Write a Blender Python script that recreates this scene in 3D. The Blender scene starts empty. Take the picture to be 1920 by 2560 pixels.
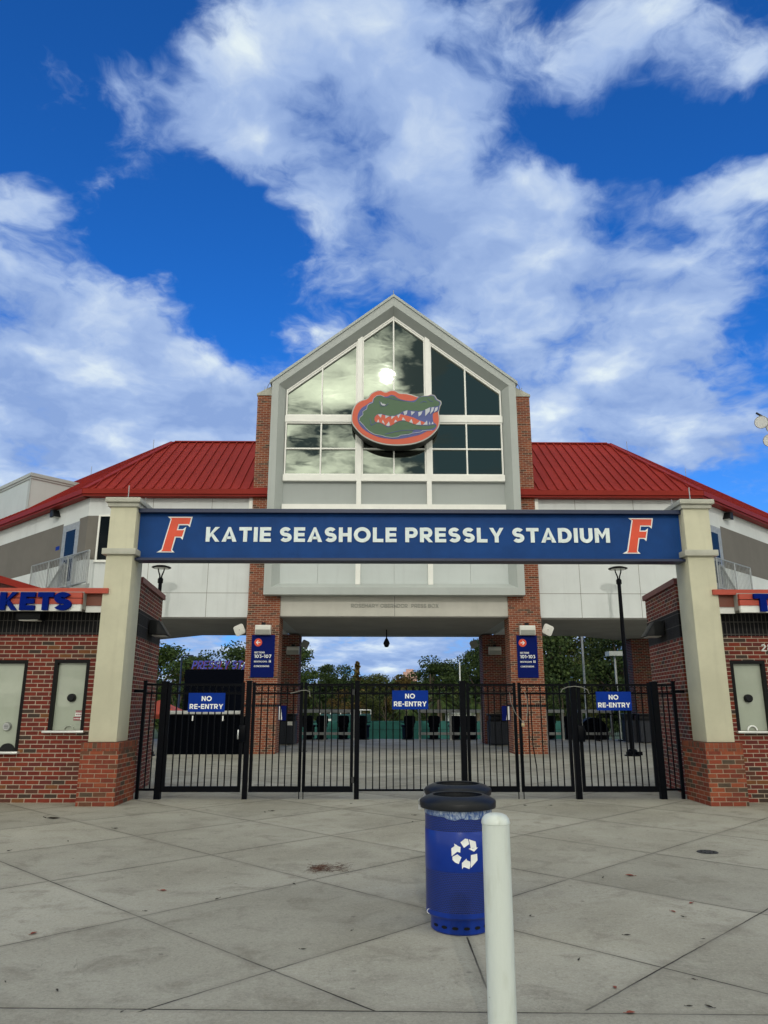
import bpy, bmesh, math, random
from mathutils import Vector, Matrix, Euler
from mathutils.geometry import tessellate_polygon
random.seed(7)
S = bpy.context.scene
COL = S.collection
PI = math.pi
rad = math.radians

# ------------------------------------------------------------------ camera
P = math.atan(481 / 1847.0); W = rad(0.53); R = rad(0.05)
fwd = Vector((math.sin(W) * math.cos(P), math.cos(W) * math.cos(P), math.sin(P)))
rt0 = Vector((math.cos(W), -math.sin(W), 0)); up0 = rt0.cross(fwd)
rt = rt0 * math.cos(R) + up0 * math.sin(R)
up = up0 * math.cos(R) - rt0 * math.sin(R)
cd = bpy.data.cameras.new('camera'); cam = bpy.data.objects.new('camera', cd); COL.objects.link(cam)
M = Matrix((rt, up, -fwd)).transposed().to_4x4(); M.translation = Vector((-0.565, 0, 1.5))
cam.matrix_world = M
cd.sensor_fit = 'VERTICAL'; cd.sensor_height = 24; cd.lens = 24 * 1847 / 2560
cd.clip_start = 0.05; cd.clip_end = 5000
S.camera = cam

# ------------------------------------------------------------------ exposure
S.view_settings.view_transform = 'Standard'; S.view_settings.look = 'None'
S.view_settings.exposure = 0.52; S.view_settings.gamma = 1.0
S.view_settings.use_curve_mapping = False

# ------------------------------------------------------------------ sun (behind the viewer, veiled by cloud)
SUN_EL, SUN_AZ = 25.0, 179.2          # azimuth clockwise from +Y (the way the camera looks)
sd = Vector((math.sin(rad(SUN_AZ)) * math.cos(rad(SUN_EL)), math.cos(rad(SUN_AZ)) * math.cos(rad(SUN_EL)), math.sin(rad(SUN_EL))))
sl = bpy.data.lights.new('sun', 'SUN'); sl.energy = 0.5; sl.angle = rad(0.7); sl.color = (1.0, 0.94, 0.84)
so = bpy.data.objects.new('sun', sl); COL.objects.link(so)
so.rotation_euler = (-sd).to_track_quat('-Z', 'Y').to_euler()

# ------------------------------------------------------------------ node helper
class N:
    def __init__(s, tree): s.t = tree; s.n = tree.nodes; s.l = tree.links
    def new(s, kind, **kw):
        n = s.n.new(kind)
        for k, v in kw.items(): setattr(n, k, v)
        return n
    def set(s, sock, v):
        if v is None: return
        if isinstance(v, bpy.types.NodeSocket): s.l.new(v, sock)
        else: sock.default_value = v
    def math(s, op, a, b=None, c=None, clamp=False):
        n = s.new('ShaderNodeMath', operation=op, use_clamp=clamp)
        for i, v in enumerate((a, b, c)): s.set(n.inputs[i], v)
        return n.outputs[0]
    def vmath(s, op, a, b=None, out=0):
        n = s.new('ShaderNodeVectorMath', operation=op)
        s.set(n.inputs[0], a)
        if b is not None: s.set(n.inputs[1], b)
        return n.outputs[out]
    def noise(s, vec, scale, detail=4, rough=0.55, dist=0.0, dim='3D', out='Fac'):
        n = s.new('ShaderNodeTexNoise', noise_dimensions=dim)
        s.set(n.inputs['Vector'], vec); n.inputs['Scale'].default_value = scale
        n.inputs['Detail'].default_value = detail; n.inputs['Roughness'].default_value = rough
        n.inputs['Distortion'].default_value = dist
        return n.outputs[out]
    def ramp(s, fac, stops, interp='LINEAR'):
        n = s.new('ShaderNodeValToRGB'); cr = n.color_ramp; cr.interpolation = interp
        while len(cr.elements) < len(stops): cr.elements.new(0.5)
        for e, (p, c) in zip(cr.elements, stops):
            e.position = p; e.color = (*c, 1) if len(c) == 3 else c
        s.set(n.inputs[0], fac); return n.outputs[0]
    def map(s, v, a, b, c=0.0, d=1.0, smooth=True):
        n = s.new('ShaderNodeMapRange', interpolation_type='SMOOTHSTEP' if smooth else 'LINEAR')
        s.set(n.inputs[0], v)
        for i, x in enumerate((a, b, c, d)): s.set(n.inputs[i + 1], x)
        return n.outputs[0]
    def mix(s, fac, a, b, blend='MIX'):
        n = s.new('ShaderNodeMix', data_type='RGBA', blend_type=blend)
        s.set(n.inputs[0], fac)
        for i, v in ((6, a), (7, b)):
            if isinstance(v, (tuple, list)) and len(v) == 3: v = (*v, 1)
            s.set(n.inputs[i], v)
        return n.outputs[2]
    def sep(s, v):
        n = s.new('ShaderNodeSeparateXYZ'); s.set(n.inputs[0], v); return n.outputs
    def comb(s, x, y, z):
        n = s.new('ShaderNodeCombineXYZ')
        for i, v in enumerate((x, y, z)): s.set(n.inputs[i], v)
        return n.outputs[0]

# ------------------------------------------------------------------ sky: Nishita air with cloud banks laid out by direction
# (azimuth, elevation, half width, half height, tilt, weight) of the cloud banks and gaps
COVER=[ (-22.7, 23.6, 0.203, 0.079, 10.0, 0.7), (3.0, 4.2, 0.534, 0.079, -0.0, 1.3), (24.5, 18.3, 0.159, 0.034, -8.0, 0.5), (11.0, 26.4, 0.176, 0.03, 10.0, 0.5), (-14.9, 21.9, 0.093, 0.042, 6.0, 0.6), (-11.0, 42.8, 0.178, 0.071, 17.0, 1.0), (-14.0, 39.6, 0.134, 0.053, -15.0, 0.8), (2.7, 45.5, 0.176, 0.079, -10.0, 0.9), (-2.6, 48.3, 0.181, 0.035, 2.0, 0.6), (5.9, 37.7, 0.183, 0.1, -22.0, 1.0), (14.5, 37.3, 0.077, 0.057, -9.0, 0.9), (7.4, 33.0, 0.176, 0.078, -4.0, 0.8), (25.4, 44.0, 0.114, 0.046, -31.0, 0.8), (27.2, 34.8, 0.129, 0.055, -16.0, 0.8), (25.3, 30.4, 0.1, 0.066, 8.0, 0.7), (16.9, 29.5, 0.236, 0.068, -8.0, 0.6), (-1.1, 31.2, 0.102, 0.052, 10.0, 0.6), (-28.0, 35.5, 0.093, 0.045, 5.0, 1.0), (-29.2, 32.5, 0.053, 0.045, 17.0, 0.7), (-26.4, 31.7, 0.052, 0.033, -29.0, 0.5), (-25.0, 28.9, 0.126, 0.038, 5.0, 0.7), (-25.6, 25.7, 0.133, 0.044, 12.0, 0.7), (-18.3, 24.2, 0.128, 0.058, -2.0, 0.9), (-24.0, 20.8, 0.168, 0.074, 9.0, 0.7), (-12.6, 20.4, 0.131, 0.042, 5.0, 0.5), (20.0, 23.5, 0.259, 0.076, 2.0, 0.8), (21.4, 20.0, 0.231, 0.058, -7.0, 0.8), (-29.7, 42.9, 0.055, 0.038, 22.0, 0.65), (-21.5, 42.3, 0.083, 0.028, 6.0, 0.65), (-23.7, 18.2, 0.2, 0.052, 8.0, 0.8), (-22.0, 32.6, 0.06, 0.017, -19.0, 0.4), (-12.4, 28.2, 0.081, 0.029, -4.0, 0.3), (-14.8, 34.7, 0.131, 0.06, -1.0, -1.0), (23.7, 40.1, 0.148, 0.029, -8.0, -1.2), (-25.5, 41.4, 0.097, 0.041, 18.0, -0.6), (-24.0, 46.1, 0.104, 0.025, 18.0, -0.7), (-10.1, 28.8, 0.087, 0.071, -25.0, -1.0), (-12.6, 46.8, 0.042, 0.015, 26.0, -0.8), (29.8, 27.6, 0.029, 0.058, -14.0, -0.8), (-29.5, 38.3, 0.075, 0.028, 20.0, -0.7), (13.8, 48.2, 0.056, 0.019, -10.0, -0.7), (26.0, 14.8, 0.083, 0.028, -7.0, -0.6), (-21.8, 33.9, 0.058, 0.057, 13.0, -0.7), (6.2, 45.6, 0.024, 0.011, -4.0, -0.5), (7.3, 28.7, 0.036, 0.035, -3.0, -0.3), (20.1, 28.4, 0.107, 0.014, 17.0, -0.4), (-15.1, 29.9, 0.085, 0.034, 8.0, -0.6), (184.8, 23.7, 0.08, 0.105, -2.0, 0.5), (179.5, 26.2, 0.058, 0.093, -0.0, 0.6), (184.7, 18.9, 0.091, 0.021, -2.0, -0.35), (172.5, 24.3, 0.063, 0.068, 13.0, -1.3), (171.7, 19.1, 0.069, 0.043, 3.0, -1.2), (174.2, 19.5, 0.032, 0.043, 2.0, -0.8), (175.1, 25.6, 0.032, 0.042, 2.0, -0.45), (173.4, 26.0, 0.042, 0.01, -22.0, 1.3), (174.2, 20.5, 0.032, 0.007, -8.0, 1.3), (175.1, 26.8, 0.021, 0.031, -18.0, 0.7), (187.1, 23.0, 0.026, 0.032, -3.0, -0.35) ]
BRIGHT=[ (-7.3, 45.2, 0.099, 0.043, -8.0, 0.55), (-16.6, 40.9, 0.082, 0.035, -3.0, 0.4), (13.7, 37.4, 0.061, 0.047, -8.0, 0.7), (-28.6, 35.3, 0.079, 0.03, 8.0, 0.5), (-17.6, 25.2, 0.096, 0.035, 8.0, 0.7), (29.9, 34.7, 0.067, 0.044, -18.0, 0.35), (-0.7, 31.5, 0.084, 0.04, 1.0, 0.3), (26.3, 44.6, 0.057, 0.03, -19.0, 0.35), (16.4, 22.6, 0.202, 0.041, -6.0, 0.2), (-26.3, 26.2, 0.101, 0.032, 13.0, 0.25), (10.6, 33.1, 0.07, 0.028, -5.0, 0.25), (-5.8, 40.9, 0.104, 0.036, -9.0, -0.45), (3.4, 36.0, 0.128, 0.038, -2.0, -0.4), (-16.3, 22.4, 0.149, 0.03, 7.0, -0.5), (6.6, 33.3, 0.117, 0.028, -3.0, -0.2), (21.9, 41.1, 0.132, 0.033, -14.0, -0.2), (-22.6, 22.6, 0.08, 0.034, 9.0, -0.3), (184.2, 24.6, 0.058, 0.058, -2.0, 0.5), (179.8, 26.2, 0.04, 0.052, -0.0, 0.45), (178.1, 29.2, 0.037, 0.03, 1.0, 0.5), (182.8, 19.8, 0.054, 0.021, -1.0, 0.4), (172.2, 23.1, 0.063, 0.126, 3.0, -0.9), (187.0, 23.6, 0.026, 0.042, -3.0, -0.4), (177.8, 26.2, 0.021, 0.047, 1.0, -0.5) ]

wd = bpy.data.worlds.new('World'); S.world = wd; wd.use_nodes = True
k = N(wd.node_tree); k.n.clear()
sky = k.new('ShaderNodeTexSky', sky_type='NISHITA'); sky.sun_disc = False
sky.sun_elevation = rad(SUN_EL); sky.sun_rotation = rad(SUN_AZ)
sky.air_density = 1.0; sky.dust_density = 0.4; sky.ozone_density = 2.0
dirv = k.new('ShaderNodeTexCoord').outputs['Generated']
dirn = k.vmath('NORMALIZE', dirv)
dx, dy, dz = k.sep(dirn)
def lobe_sum(lobes, vec):
    acc = 0.0
    for az, el, r1, r2, rot, w in lobes:
        a, e = rad(az), rad(el)
        c = Vector((math.sin(a) * math.cos(e), math.cos(a) * math.cos(e), math.sin(e)))
        ri = Vector((math.cos(a), -math.sin(a), 0)); u = ri.cross(c)
        q = rad(rot); e1 = ri * math.cos(q) + u * math.sin(q); e2 = u * math.cos(q) - ri * math.sin(q)
        eu = Matrix((e1, e2, e1.cross(e2))).transposed().to_euler('XYZ')
        m = k.new('ShaderNodeMapping', vector_type='TEXTURE')
        v_ = vec
        if isinstance(acc, bpy.types.NodeSocket):      # chained, so that the lobes are evaluated one after another
            t_ = k.new('ShaderNodeVectorMath', operation='MULTIPLY_ADD')
            k.set(t_.inputs[0], acc); t_.inputs[1].default_value = (1e-7, 1e-7, 1e-7); k.set(t_.inputs[2], vec); v_ = t_.outputs[0]
        k.set(m.inputs[0], v_); m.inputs[1].default_value = c; m.inputs[2].default_value = eu
        m.inputs[3].default_value = (r1, r2, 0.6)
        d2 = k.vmath('DOT_PRODUCT', m.outputs[0], m.outputs[0], out=1)
        g = k.math('EXPONENT', k.math('MULTIPLY', d2, -0.8))
        acc = k.math('MULTIPLY_ADD', g, w, acc)
    return acc
hz = k.math('ADD', k.math('MAXIMUM', dz, 0.0), 0.22)
plane = k.comb(k.math('DIVIDE', dx, hz), k.math('DIVIDE', dy, hz), k.math('MULTIPLY', dz, 0.6))
warp = k.noise(plane, 3.0, 4, 0.6, out='Color')
wv = k.vmath('SCALE', k.vmath('SUBTRACT', warp, (0.5, 0.5, 0.5)))
wv.node.inputs['Scale'].default_value = 0.11
dwarp = k.vmath('ADD', dirn, wv)
wv2 = k.vmath('SCALE', k.vmath('SUBTRACT', warp, (0.5, 0.5, 0.5)))
wv2.node.inputs['Scale'].default_value = 0.22
plw = k.vmath('ADD', plane, wv2)
n1 = k.noise(plw, 4.6, 6, 0.57, 0.0)
n1b = k.noise(k.vmath('MULTIPLY', plw, (0.945, 0.945, 1.0)), 4.6, 3, 0.55, 0.0)
dpuff = k.vmath('ADD', k.vmath('MULTIPLY', dirn, (1.0, 1.0, 1.5)), wv2)
n2 = k.noise(dpuff, 13.0, 6, 0.6, 0.0)
n3 = k.noise(k.vmath('MULTIPLY', dirn, (9, 9, 26)), 1.0, 6, 0.6)
vor = k.new('ShaderNodeTexVoronoi', feature='SMOOTH_F1', voronoi_dimensions='3D')
k.set(vor.inputs['Vector'], dpuff); vor.inputs['Scale'].default_value = 8.0
vor.inputs['Smoothness'].default_value = 0.55; vor.inputs['Detail'].default_value = 0.0; vor.inputs['Roughness'].default_value = 0.5
puff = k.math('SUBTRACT', 0.27, vor.outputs['Distance'])
cover = lobe_sum(COVER, dwarp)
D = k.math('ADD', k.math('MULTIPLY_ADD', cover, 0.85, k.map(dz, 0.25, 0.62, 0.18, -0.14)), k.math('MULTIPLY_ADD', n1, 2.3, -1.15))
D = k.math('ADD', D, k.math('MULTIPLY_ADD', n2, 2.3, -1.15))
D = k.math('ADD', D, k.math('MULTIPLY_ADD', n3, 0.5, -0.25))
D = k.math('MULTIPLY_ADD', puff, 1.7, D)
front = k.map(D, -0.30, 0.80, 0.0, 0.95)
# out-of-view cloud deck overhead and behind, added to brighten the scene, torn open low on the right
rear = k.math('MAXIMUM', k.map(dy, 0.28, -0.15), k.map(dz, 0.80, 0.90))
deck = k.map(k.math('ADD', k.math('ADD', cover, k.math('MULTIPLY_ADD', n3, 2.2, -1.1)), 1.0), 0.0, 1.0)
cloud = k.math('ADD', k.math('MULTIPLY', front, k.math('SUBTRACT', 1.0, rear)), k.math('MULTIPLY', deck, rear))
br = lobe_sum(BRIGHT, dwarp)
sh = k.math('ADD', k.math('MULTIPLY_ADD', br, 0.7, 0.30), k.math('MULTIPLY_ADD', n1, 0.7, -0.35))
sh = k.math('MULTIPLY_ADD', puff, 1.3, sh)
sh = k.math('ADD', sh, k.math('MULTIPLY_ADD', n2, 0.5, -0.25))
sh = k.math('ADD', sh, k.math('MULTIPLY_ADD', D, 0.20, -0.12))
sh = k.math('ADD', sh, k.math('MULTIPLY', k.math('SUBTRACT', n1, n1b), 2.0))
ccol = k.ramp(k.map(sh, -0.3, 1.1, 0, 1, False), [(0.0, (1.9, 2.8, 4.9)), (0.38, (2.7, 3.65, 5.6)), (0.68, (3.9, 4.75, 6.1)), (1.0, (5.7, 6.4, 6.6))])
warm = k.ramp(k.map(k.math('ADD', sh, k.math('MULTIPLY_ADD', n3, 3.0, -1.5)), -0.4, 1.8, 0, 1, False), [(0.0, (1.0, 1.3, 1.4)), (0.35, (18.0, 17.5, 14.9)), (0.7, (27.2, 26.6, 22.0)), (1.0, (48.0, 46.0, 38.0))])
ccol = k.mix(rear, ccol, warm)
air = k.mix(1.0, sky.outputs[0], (0.1, 0.52, 1.17), 'MULTIPLY')
air = k.mix(k.map(dz, 0.02, 0.45, 0.55, 0.0), air, (1.2, 3.0, 7.0))
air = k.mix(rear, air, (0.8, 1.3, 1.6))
air = k.mix(k.map(dz, -0.02, -0.1, 0, 1), air, (1.0, 1.0, 0.9))
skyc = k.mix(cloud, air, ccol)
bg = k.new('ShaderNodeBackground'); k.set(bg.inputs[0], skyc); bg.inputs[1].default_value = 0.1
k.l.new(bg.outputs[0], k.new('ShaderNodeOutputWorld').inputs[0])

# ------------------------------------------------------------------ materials
def mat(name, base=(0.5, 0.5, 0.5), rough=0.6, metal=0.0, var=0.0, vscale=3.0, bump=0.0, bscale=60.0, spec=0.5, streak=0.0, coat=0.0):
    m = bpy.data.materials.new(name); m.use_nodes = True
    q = N(m.node_tree); b = q.n['Principled BSDF']
    b.inputs['Roughness'].default_value = rough; b.inputs['Metallic'].default_value = metal
    b.inputs['Specular IOR Level'].default_value = spec; b.inputs['Coat Weight'].default_value = coat
    co = q.new('ShaderNodeTexCoord').outputs['Object']
    c = (*base, 1)
    if var:
        f = q.noise(co, vscale, 6, 0.62)
        c = q.mix(q.map(f, 0.3, 0.7), tuple(x * (1 - var) for x in base), tuple(min(1, x * (1 + var)) for x in base))
    if streak:
        f = q.noise(q.vmath('MULTIPLY', co, (5, 5, 0.35)), 1.0, 6, 0.65)
        c = q.mix(q.map(f, 0.5, 0.8, 0, streak), c, tuple(x * 0.55 for x in base))
    q.set(b.inputs['Base Color'], c)
    if bump:
        bn = q.new('ShaderNodeBump'); bn.inputs['Strength'].default_value = bump; bn.inputs['Distance'].default_value = 0.01
        q.set(bn.inputs['Height'], q.noise(co, bscale, 5, 0.6)); q.l.new(bn.outputs[0], b.inputs['Normal'])
    return m

def brick_mat(name, stops, mortar=(0.47, 0.39, 0.31), bw=0.203, rh=0.0677, joint=0.0105, stack=False, rough=0.85, dirt=0.0):
    m = bpy.data.materials.new(name); m.use_nodes = True
    q = N(m.node_tree); b = q.n['Principled BSDF']; b.inputs['Roughness'].default_value = rough
    b.inputs['Specular IOR Level'].default_value = 0.25
    u, v, _ = q.sep(q.new('ShaderNodeTexCoord').outputs['UV'])
    row = q.math('FLOOR', q.math('DIVIDE', v, rh))
    uu = q.math('DIVIDE', u, bw)
    if not stack: uu = q.math('ADD', uu, q.math('MULTIPLY', q.math('MODULO', row, 2.0), 0.5))
    ci = q.math('FLOOR', uu)
    fu = q.math('SUBTRACT', uu, ci); fv = q.math('SUBTRACT', q.math('DIVIDE', v, rh), row)
    wn = q.new('ShaderNodeTexWhiteNoise', noise_dimensions='2D'); q.set(wn.inputs['Vector'], q.comb(ci, row, 0.0))
    col = q.ramp(wn.outputs['Value'], stops, 'CONSTANT')
    co = q.new('ShaderNodeTexCoord').outputs['Object']
    f = q.noise(co, 14, 6, 0.65)
    col = q.mix(q.map(f, 0.25, 0.75, 0.0, 0.5), col, q.mix(1.0, col, (0.55, 0.5, 0.5), 'MULTIPLY'))
    jn = q.math('MULTIPLY_ADD', q.noise(co, 30, 3), 0.006, joint - 0.003)
    du = q.math('MULTIPLY', q.math('MINIMUM', fu, q.math('SUBTRACT', 1.0, fu)), bw)
    dv = q.math('MULTIPLY', q.math('MINIMUM', fv, q.math('SUBTRACT', 1.0, fv)), rh)
    d = q.math('SUBTRACT', q.math('MINIMUM', du, dv), q.math('MULTIPLY', jn, 0.5))
    inb = q.map(d, -0.001, 0.002)
    mc = q.mix(q.map(q.noise(co, 5, 5), 0.3, 0.7), mortar, tuple(x * 0.72 for x in mortar))
    full = q.mix(inb, mc, col)
    if dirt: full = q.mix(q.map(q.noise(co, 1.3, 6, 0.65), 0.5, 0.8, 0, dirt), full, (0.05, 0.035, 0.03))
    q.set(b.inputs['Base Color'], full)
    bn = q.new('ShaderNodeBump'); bn.inputs['Strength'].default_value = 0.7; bn.inputs['Distance'].default_value = 0.006
    q.set(bn.inputs['Height'], q.math('ADD', inb, q.math('MULTIPLY', q.noise(co, 90, 4), 0.3)))
    q.l.new(bn.outputs[0], b.inputs['Normal'])
    return m

RED = [(0.0, (0.185, 0.032, 0.021)), (0.22, (0.15, 0.027, 0.020)), (0.42, (0.215, 0.040, 0.023)), (0.60, (0.135, 0.032, 0.027)), (0.74, (0.11, 0.042, 0.030)), (0.87, (0.062, 0.042, 0.034)), (0.95, (0.19, 0.075, 0.030))]
TERRA = [(0.0, (0.27, 0.075, 0.038)), (0.3, (0.23, 0.06, 0.032)), (0.55, (0.31, 0.095, 0.046)), (0.72, (0.18, 0.055, 0.036)), (0.86, (0.12, 0.06, 0.042)), (0.95, (0.09, 0.05, 0.035))]
DARK = [(0.0, (0.007, 0.007, 0.009)), (0.4, (0.010, 0.009, 0.011)), (0.7, (0.006, 0.006, 0.008))]
M_ = {}
M_['brick_red'] = brick_mat('red_brick', RED)
M_['brick_pier'] = brick_mat('pier_brick', TERRA, (0.46, 0.38, 0.29))
M_['brick_base'] = brick_mat('pillar_base_brick', [(0.0, (0.25, 0.055, 0.03)), (0.3, (0.19, 0.045, 0.028)), (0.5, (0.29, 0.075, 0.036)), (0.7, (0.14, 0.062, 0.038)), (0.88, (0.085, 0.062, 0.045))], (0.36, 0.27, 0.2), joint=0.009, dirt=0.25)
M_['brick_dark'] = brick_mat('black_soldier_brick', DARK, (0.09, 0.085, 0.08), 0.0677, 0.203, stack=True)
M_['brick_soldier'] = brick_mat('rowlock_brick', [(0.0, (0.21, 0.055, 0.032)), (0.35, (0.15, 0.06, 0.038)), (0.6, (0.26, 0.07, 0.036)), (0.85, (0.1, 0.06, 0.04))], (0.2, 0.14, 0.1), 0.0677, 0.105, 0.006, stack=True)
M_['stucco_cream'] = mat('cream_stucco', (0.56, 0.545, 0.415), 0.9, var=0.07, vscale=1.5, bump=0.35, bscale=160, spec=0.2, streak=0.22)
M_['stucco_trim'] = mat('grey_stucco_trim', (0.46, 0.46, 0.40), 0.85, var=0.08, vscale=3, bump=0.2, bscale=120, spec=0.2, streak=0.2)
M_['stucco_white'] = mat('white_stucco', (0.66, 0.695, 0.70), 0.9, var=0.05, vscale=0.8, bump=0.2, bscale=90, spec=0.2, streak=0.22)
M_['stucco_band'] = mat('taupe_stucco', (0.17, 0.16, 0.145), 0.9, var=0.06, vscale=1.0, bump=0.2, bscale=90, spec=0.2, streak=0.15)
M_['panel_grey'] = mat('grey_panel', (0.36, 0.395, 0.39), 0.55, var=0.03, vscale=0.7, streak=0.08)
M_['panel_pale'] = mat('pale_panel', (0.53, 0.58, 0.58), 0.55, var=0.04, vscale=0.7, streak=0.16)
M_['frame_grey'] = mat('gable_surround_grey', (0.42, 0.455, 0.445), 0.6, var=0.04, vscale=1.0, streak=0.12)
M_['white_metal'] = mat('white_painted_metal', (0.83, 0.84, 0.80), 0.4, var=0.03)
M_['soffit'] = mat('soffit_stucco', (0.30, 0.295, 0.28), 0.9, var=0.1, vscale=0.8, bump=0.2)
M_['beam_stucco'] = mat('ivory_stucco', (0.56, 0.55, 0.50), 0.9, var=0.06, vscale=1.2, streak=0.15)
M_['roof_red'] = mat('red_metal_roof', (0.265, 0.026, 0.019), 0.55, var=0.12, vscale=0.5, streak=0.25, spec=0.08)
M_['trim_red'] = mat('red_metal_trim', (0.25, 0.024, 0.017), 0.5, var=0.08, vscale=1.0, spec=0.1)
M_['trim_orange'] = mat('sunfaded_red_fascia', (0.42, 0.055, 0.028), 0.45, var=0.08, vscale=1.0)
M_['trim_brown'] = mat('brown_fascia', (0.17, 0.05, 0.028), 0.5, var=0.08)
M_['white_fascia'] = mat('white_fascia', (0.74, 0.75, 0.72), 0.5, var=0.05, streak=0.15)
M_['coping_red'] = mat('dull_red_coping', (0.18, 0.05, 0.045), 0.5, var=0.1, vscale=2)
M_['beam_blue'] = mat('royal_blue_steel', (0.0055, 0.052, 0.215), 0.5, var=0.12, vscale=1.4, streak=0.25, spec=0.15)
M_['beam_navy'] = mat('navy_steel_flange', (0.006, 0.016, 0.062), 0.4, var=0.1)
M_['letter_white'] = mat('white_letter', (0.74, 0.83, 0.84), 0.5, var=0.06, vscale=6)
M_['paint_white'] = mat('white_vinyl', (0.84, 0.86, 0.85), 0.45)
M_['letter_blue'] = mat('blue_letter', (0.0015, 0.013, 0.17), 0.55, var=0.05, spec=0.03)
M_['orange'] = mat('orange_vinyl', (0.72, 0.065, 0.018), 0.45, var=0.05)
M_['sign_blue'] = mat('blue_sign_panel', (0.004, 0.032, 0.27), 0.5, var=0.05, spec=0.05)
M_['sign_navy'] = mat('navy_sign_panel', (0.003, 0.010, 0.115), 0.5, var=0.05, spec=0.05)
M_['gate_black'] = mat('black_powdercoat', (0.0012, 0.0019, 0.0040), 0.42, var=0.25, vscale=8, spec=0.07)
M_['black'] = mat('black_plastic', (0.0025, 0.0032, 0.0055), 0.45, spec=0.25)
M_['steel'] = mat('brushed_steel', (0.5, 0.51, 0.52), 0.35, metal=0.9, var=0.08)
M_['galv'] = mat('galvanised_steel', (0.34, 0.36, 0.37), 0.5, metal=0.2, var=0.15, vscale=10)
M_['alu'] = mat('aluminium_sill', (0.66, 0.67, 0.66), 0.35, metal=0.5)
M_['rail_grey'] = mat('grey_painted_counter', (0.42, 0.43, 0.42), 0.5, var=0.05)
M_['bronze_frame'] = mat('dark_bronze_frame', (0.005, 0.005, 0.006), 0.45, spec=0.15)
M_['lamp_dark'] = mat('dark_bronze_lamp', (0.010, 0.0115, 0.013), 0.5, var=0.1, spec=0.2)
M_['lens'] = mat('milky_lens', (0.6, 0.6, 0.56), 0.3)
M_['speaker_white'] = mat('white_speaker', (0.68, 0.68, 0.64), 0.5)
M_['speaker_grille'] = mat('grey_grille', (0.33, 0.34, 0.31), 0.7)
M_['lid'] = mat('black_lid_plastic', (0.005, 0.0065, 0.0095), 0.42, spec=0.32)
M_['bin_blue'] = mat('gloss_blue_steel', (0.0025, 0.030, 0.27), 0.3, var=0.06, vscale=6, spec=0.3, coat=0.1)
M_['bag_blue'] = mat('light_blue_liner', (0.03, 0.22, 0.55), 0.3)
M_['teal'] = mat('teal_wall_pad', (0.010, 0.115, 0.10), 0.6, var=0.08)
M_['teal_dark'] = mat('dark_teal_screen', (0.008, 0.07, 0.068), 0.7, var=0.08)
M_['chair'] = mat('dark_navy_seat', (0.002, 0.0025, 0.007), 0.6, spec=0.06)
M_['tent'] = mat('orange_canvas', (0.55, 0.09, 0.045), 0.8)
M_['purple'] = mat('violet_blue_letter', (0.05, 0.06, 0.42), 0.4)
M_['screen'] = mat('dark_screen', (0.0012, 0.0022, 0.006), 0.7, spec=0.04)
M_['black_cloth'] = mat('black_cloth', (0.0022, 0.003, 0.005), 0.95, spec=0.02)
M_['bark'] = mat('bark', (0.11, 0.085, 0.065), 0.95, var=0.3, vscale=4, bump=0.6, bscale=12)
M_['palm_bark'] = mat('palm_bark', (0.20, 0.16, 0.12), 0.95, var=0.25, vscale=5, bump=0.6, bscale=10)
M_['iron'] = mat('cast_iron', (0.025, 0.027, 0.03), 0.6, var=0.2, vscale=30)
M_['far_wall'] = mat('pinkish_concrete', (0.60, 0.38, 0.33), 0.8)
M_['cable'] = mat('grey_cable', (0.22, 0.22, 0.20), 0.5)
M_['brass'] = mat('brass', (0.4, 0.33, 0.2), 0.4, metal=0.7)
M_['sticker_red'] = mat('maroon_sticker', (0.25, 0.012, 0.03), 0.5)
M_['field'] = mat('field_turf', (0.035, 0.06, 0.02), 0.95, var=0.3, vscale=0.2)

def bollard_mat():
    m = mat('white_glossy_paint', (0.64, 0.70, 0.665), 0.28, spec=0.5, coat=0.3)
    q = N(m.node_tree); b = q.n['Principled BSDF']
    co = q.new('ShaderNodeTexCoord').outputs['Object']
    f = q.noise(q.vmath('MULTIPLY', co, (14, 14, 3)), 1.0, 7, 0.65)
    c = q.mix(q.map(f, 0.48, 0.72, 0, 0.55), (0.64, 0.70, 0.665), (0.50, 0.54, 0.47))
    g = q.noise(co, 30, 5, 0.7)
    c = q.mix(q.map(g, 0.66, 0.72, 0, 0.7), c, (0.26, 0.28, 0.27))
    q.set(b.inputs['Base Color'], c)
    bn = q.new('ShaderNodeBump'); bn.inputs['Strength'].default_value = 0.35; bn.inputs['Distance'].default_value = 0.01
    q.set(bn.inputs['Height'], q.noise(q.vmath('MULTIPLY', co, (22, 22, 6)), 1.0, 4)); q.l.new(bn.outputs[0], b.inputs['Normal'])
    return m
M_['bollard'] = bollard_mat()

def perforated_mat():
    m = mat('perforated_blue_steel', (0.005, 0.03, 0.23), 0.35)
    q = N(m.node_tree); b = q.n['Principled BSDF']
    u, v, _ = q.sep(q.new('ShaderNodeTexCoord').outputs['UV'])
    ph = 0.0125
    row = q.math('FLOOR', q.math('DIVIDE', v, ph * 0.866))
    uu = q.math('ADD', q.math('DIVIDE', u, ph), q.math('MULTIPLY', q.math('MODULO', row, 2.0), 0.5))
    fu = q.math('SUBTRACT', q.math('FRACT', uu), 0.5)
    fv = q.math('MULTIPLY', q.math('SUBTRACT', q.math('FRACT', q.math('DIVIDE', v, ph * 0.866)), 0.5), 0.866)
    d = q.math('SQRT', q.math('ADD', q.math('MULTIPLY', fu, fu), q.math('MULTIPLY', fv, fv)))
    f = q.map(d, 0.30, 0.38)
    q.set(b.inputs['Base Color'], q.mix(f, (0.0008, 0.004, 0.04), (0.003, 0.03, 0.26)))
    bn = q.new('ShaderNodeBump'); bn.inputs['Strength'].default_value = 0.6; bn.inputs['Distance'].default_value = 0.004
    q.set(bn.inputs['Height'], f); q.l.new(bn.outputs[0], b.inputs['Normal'])
    return m
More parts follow.
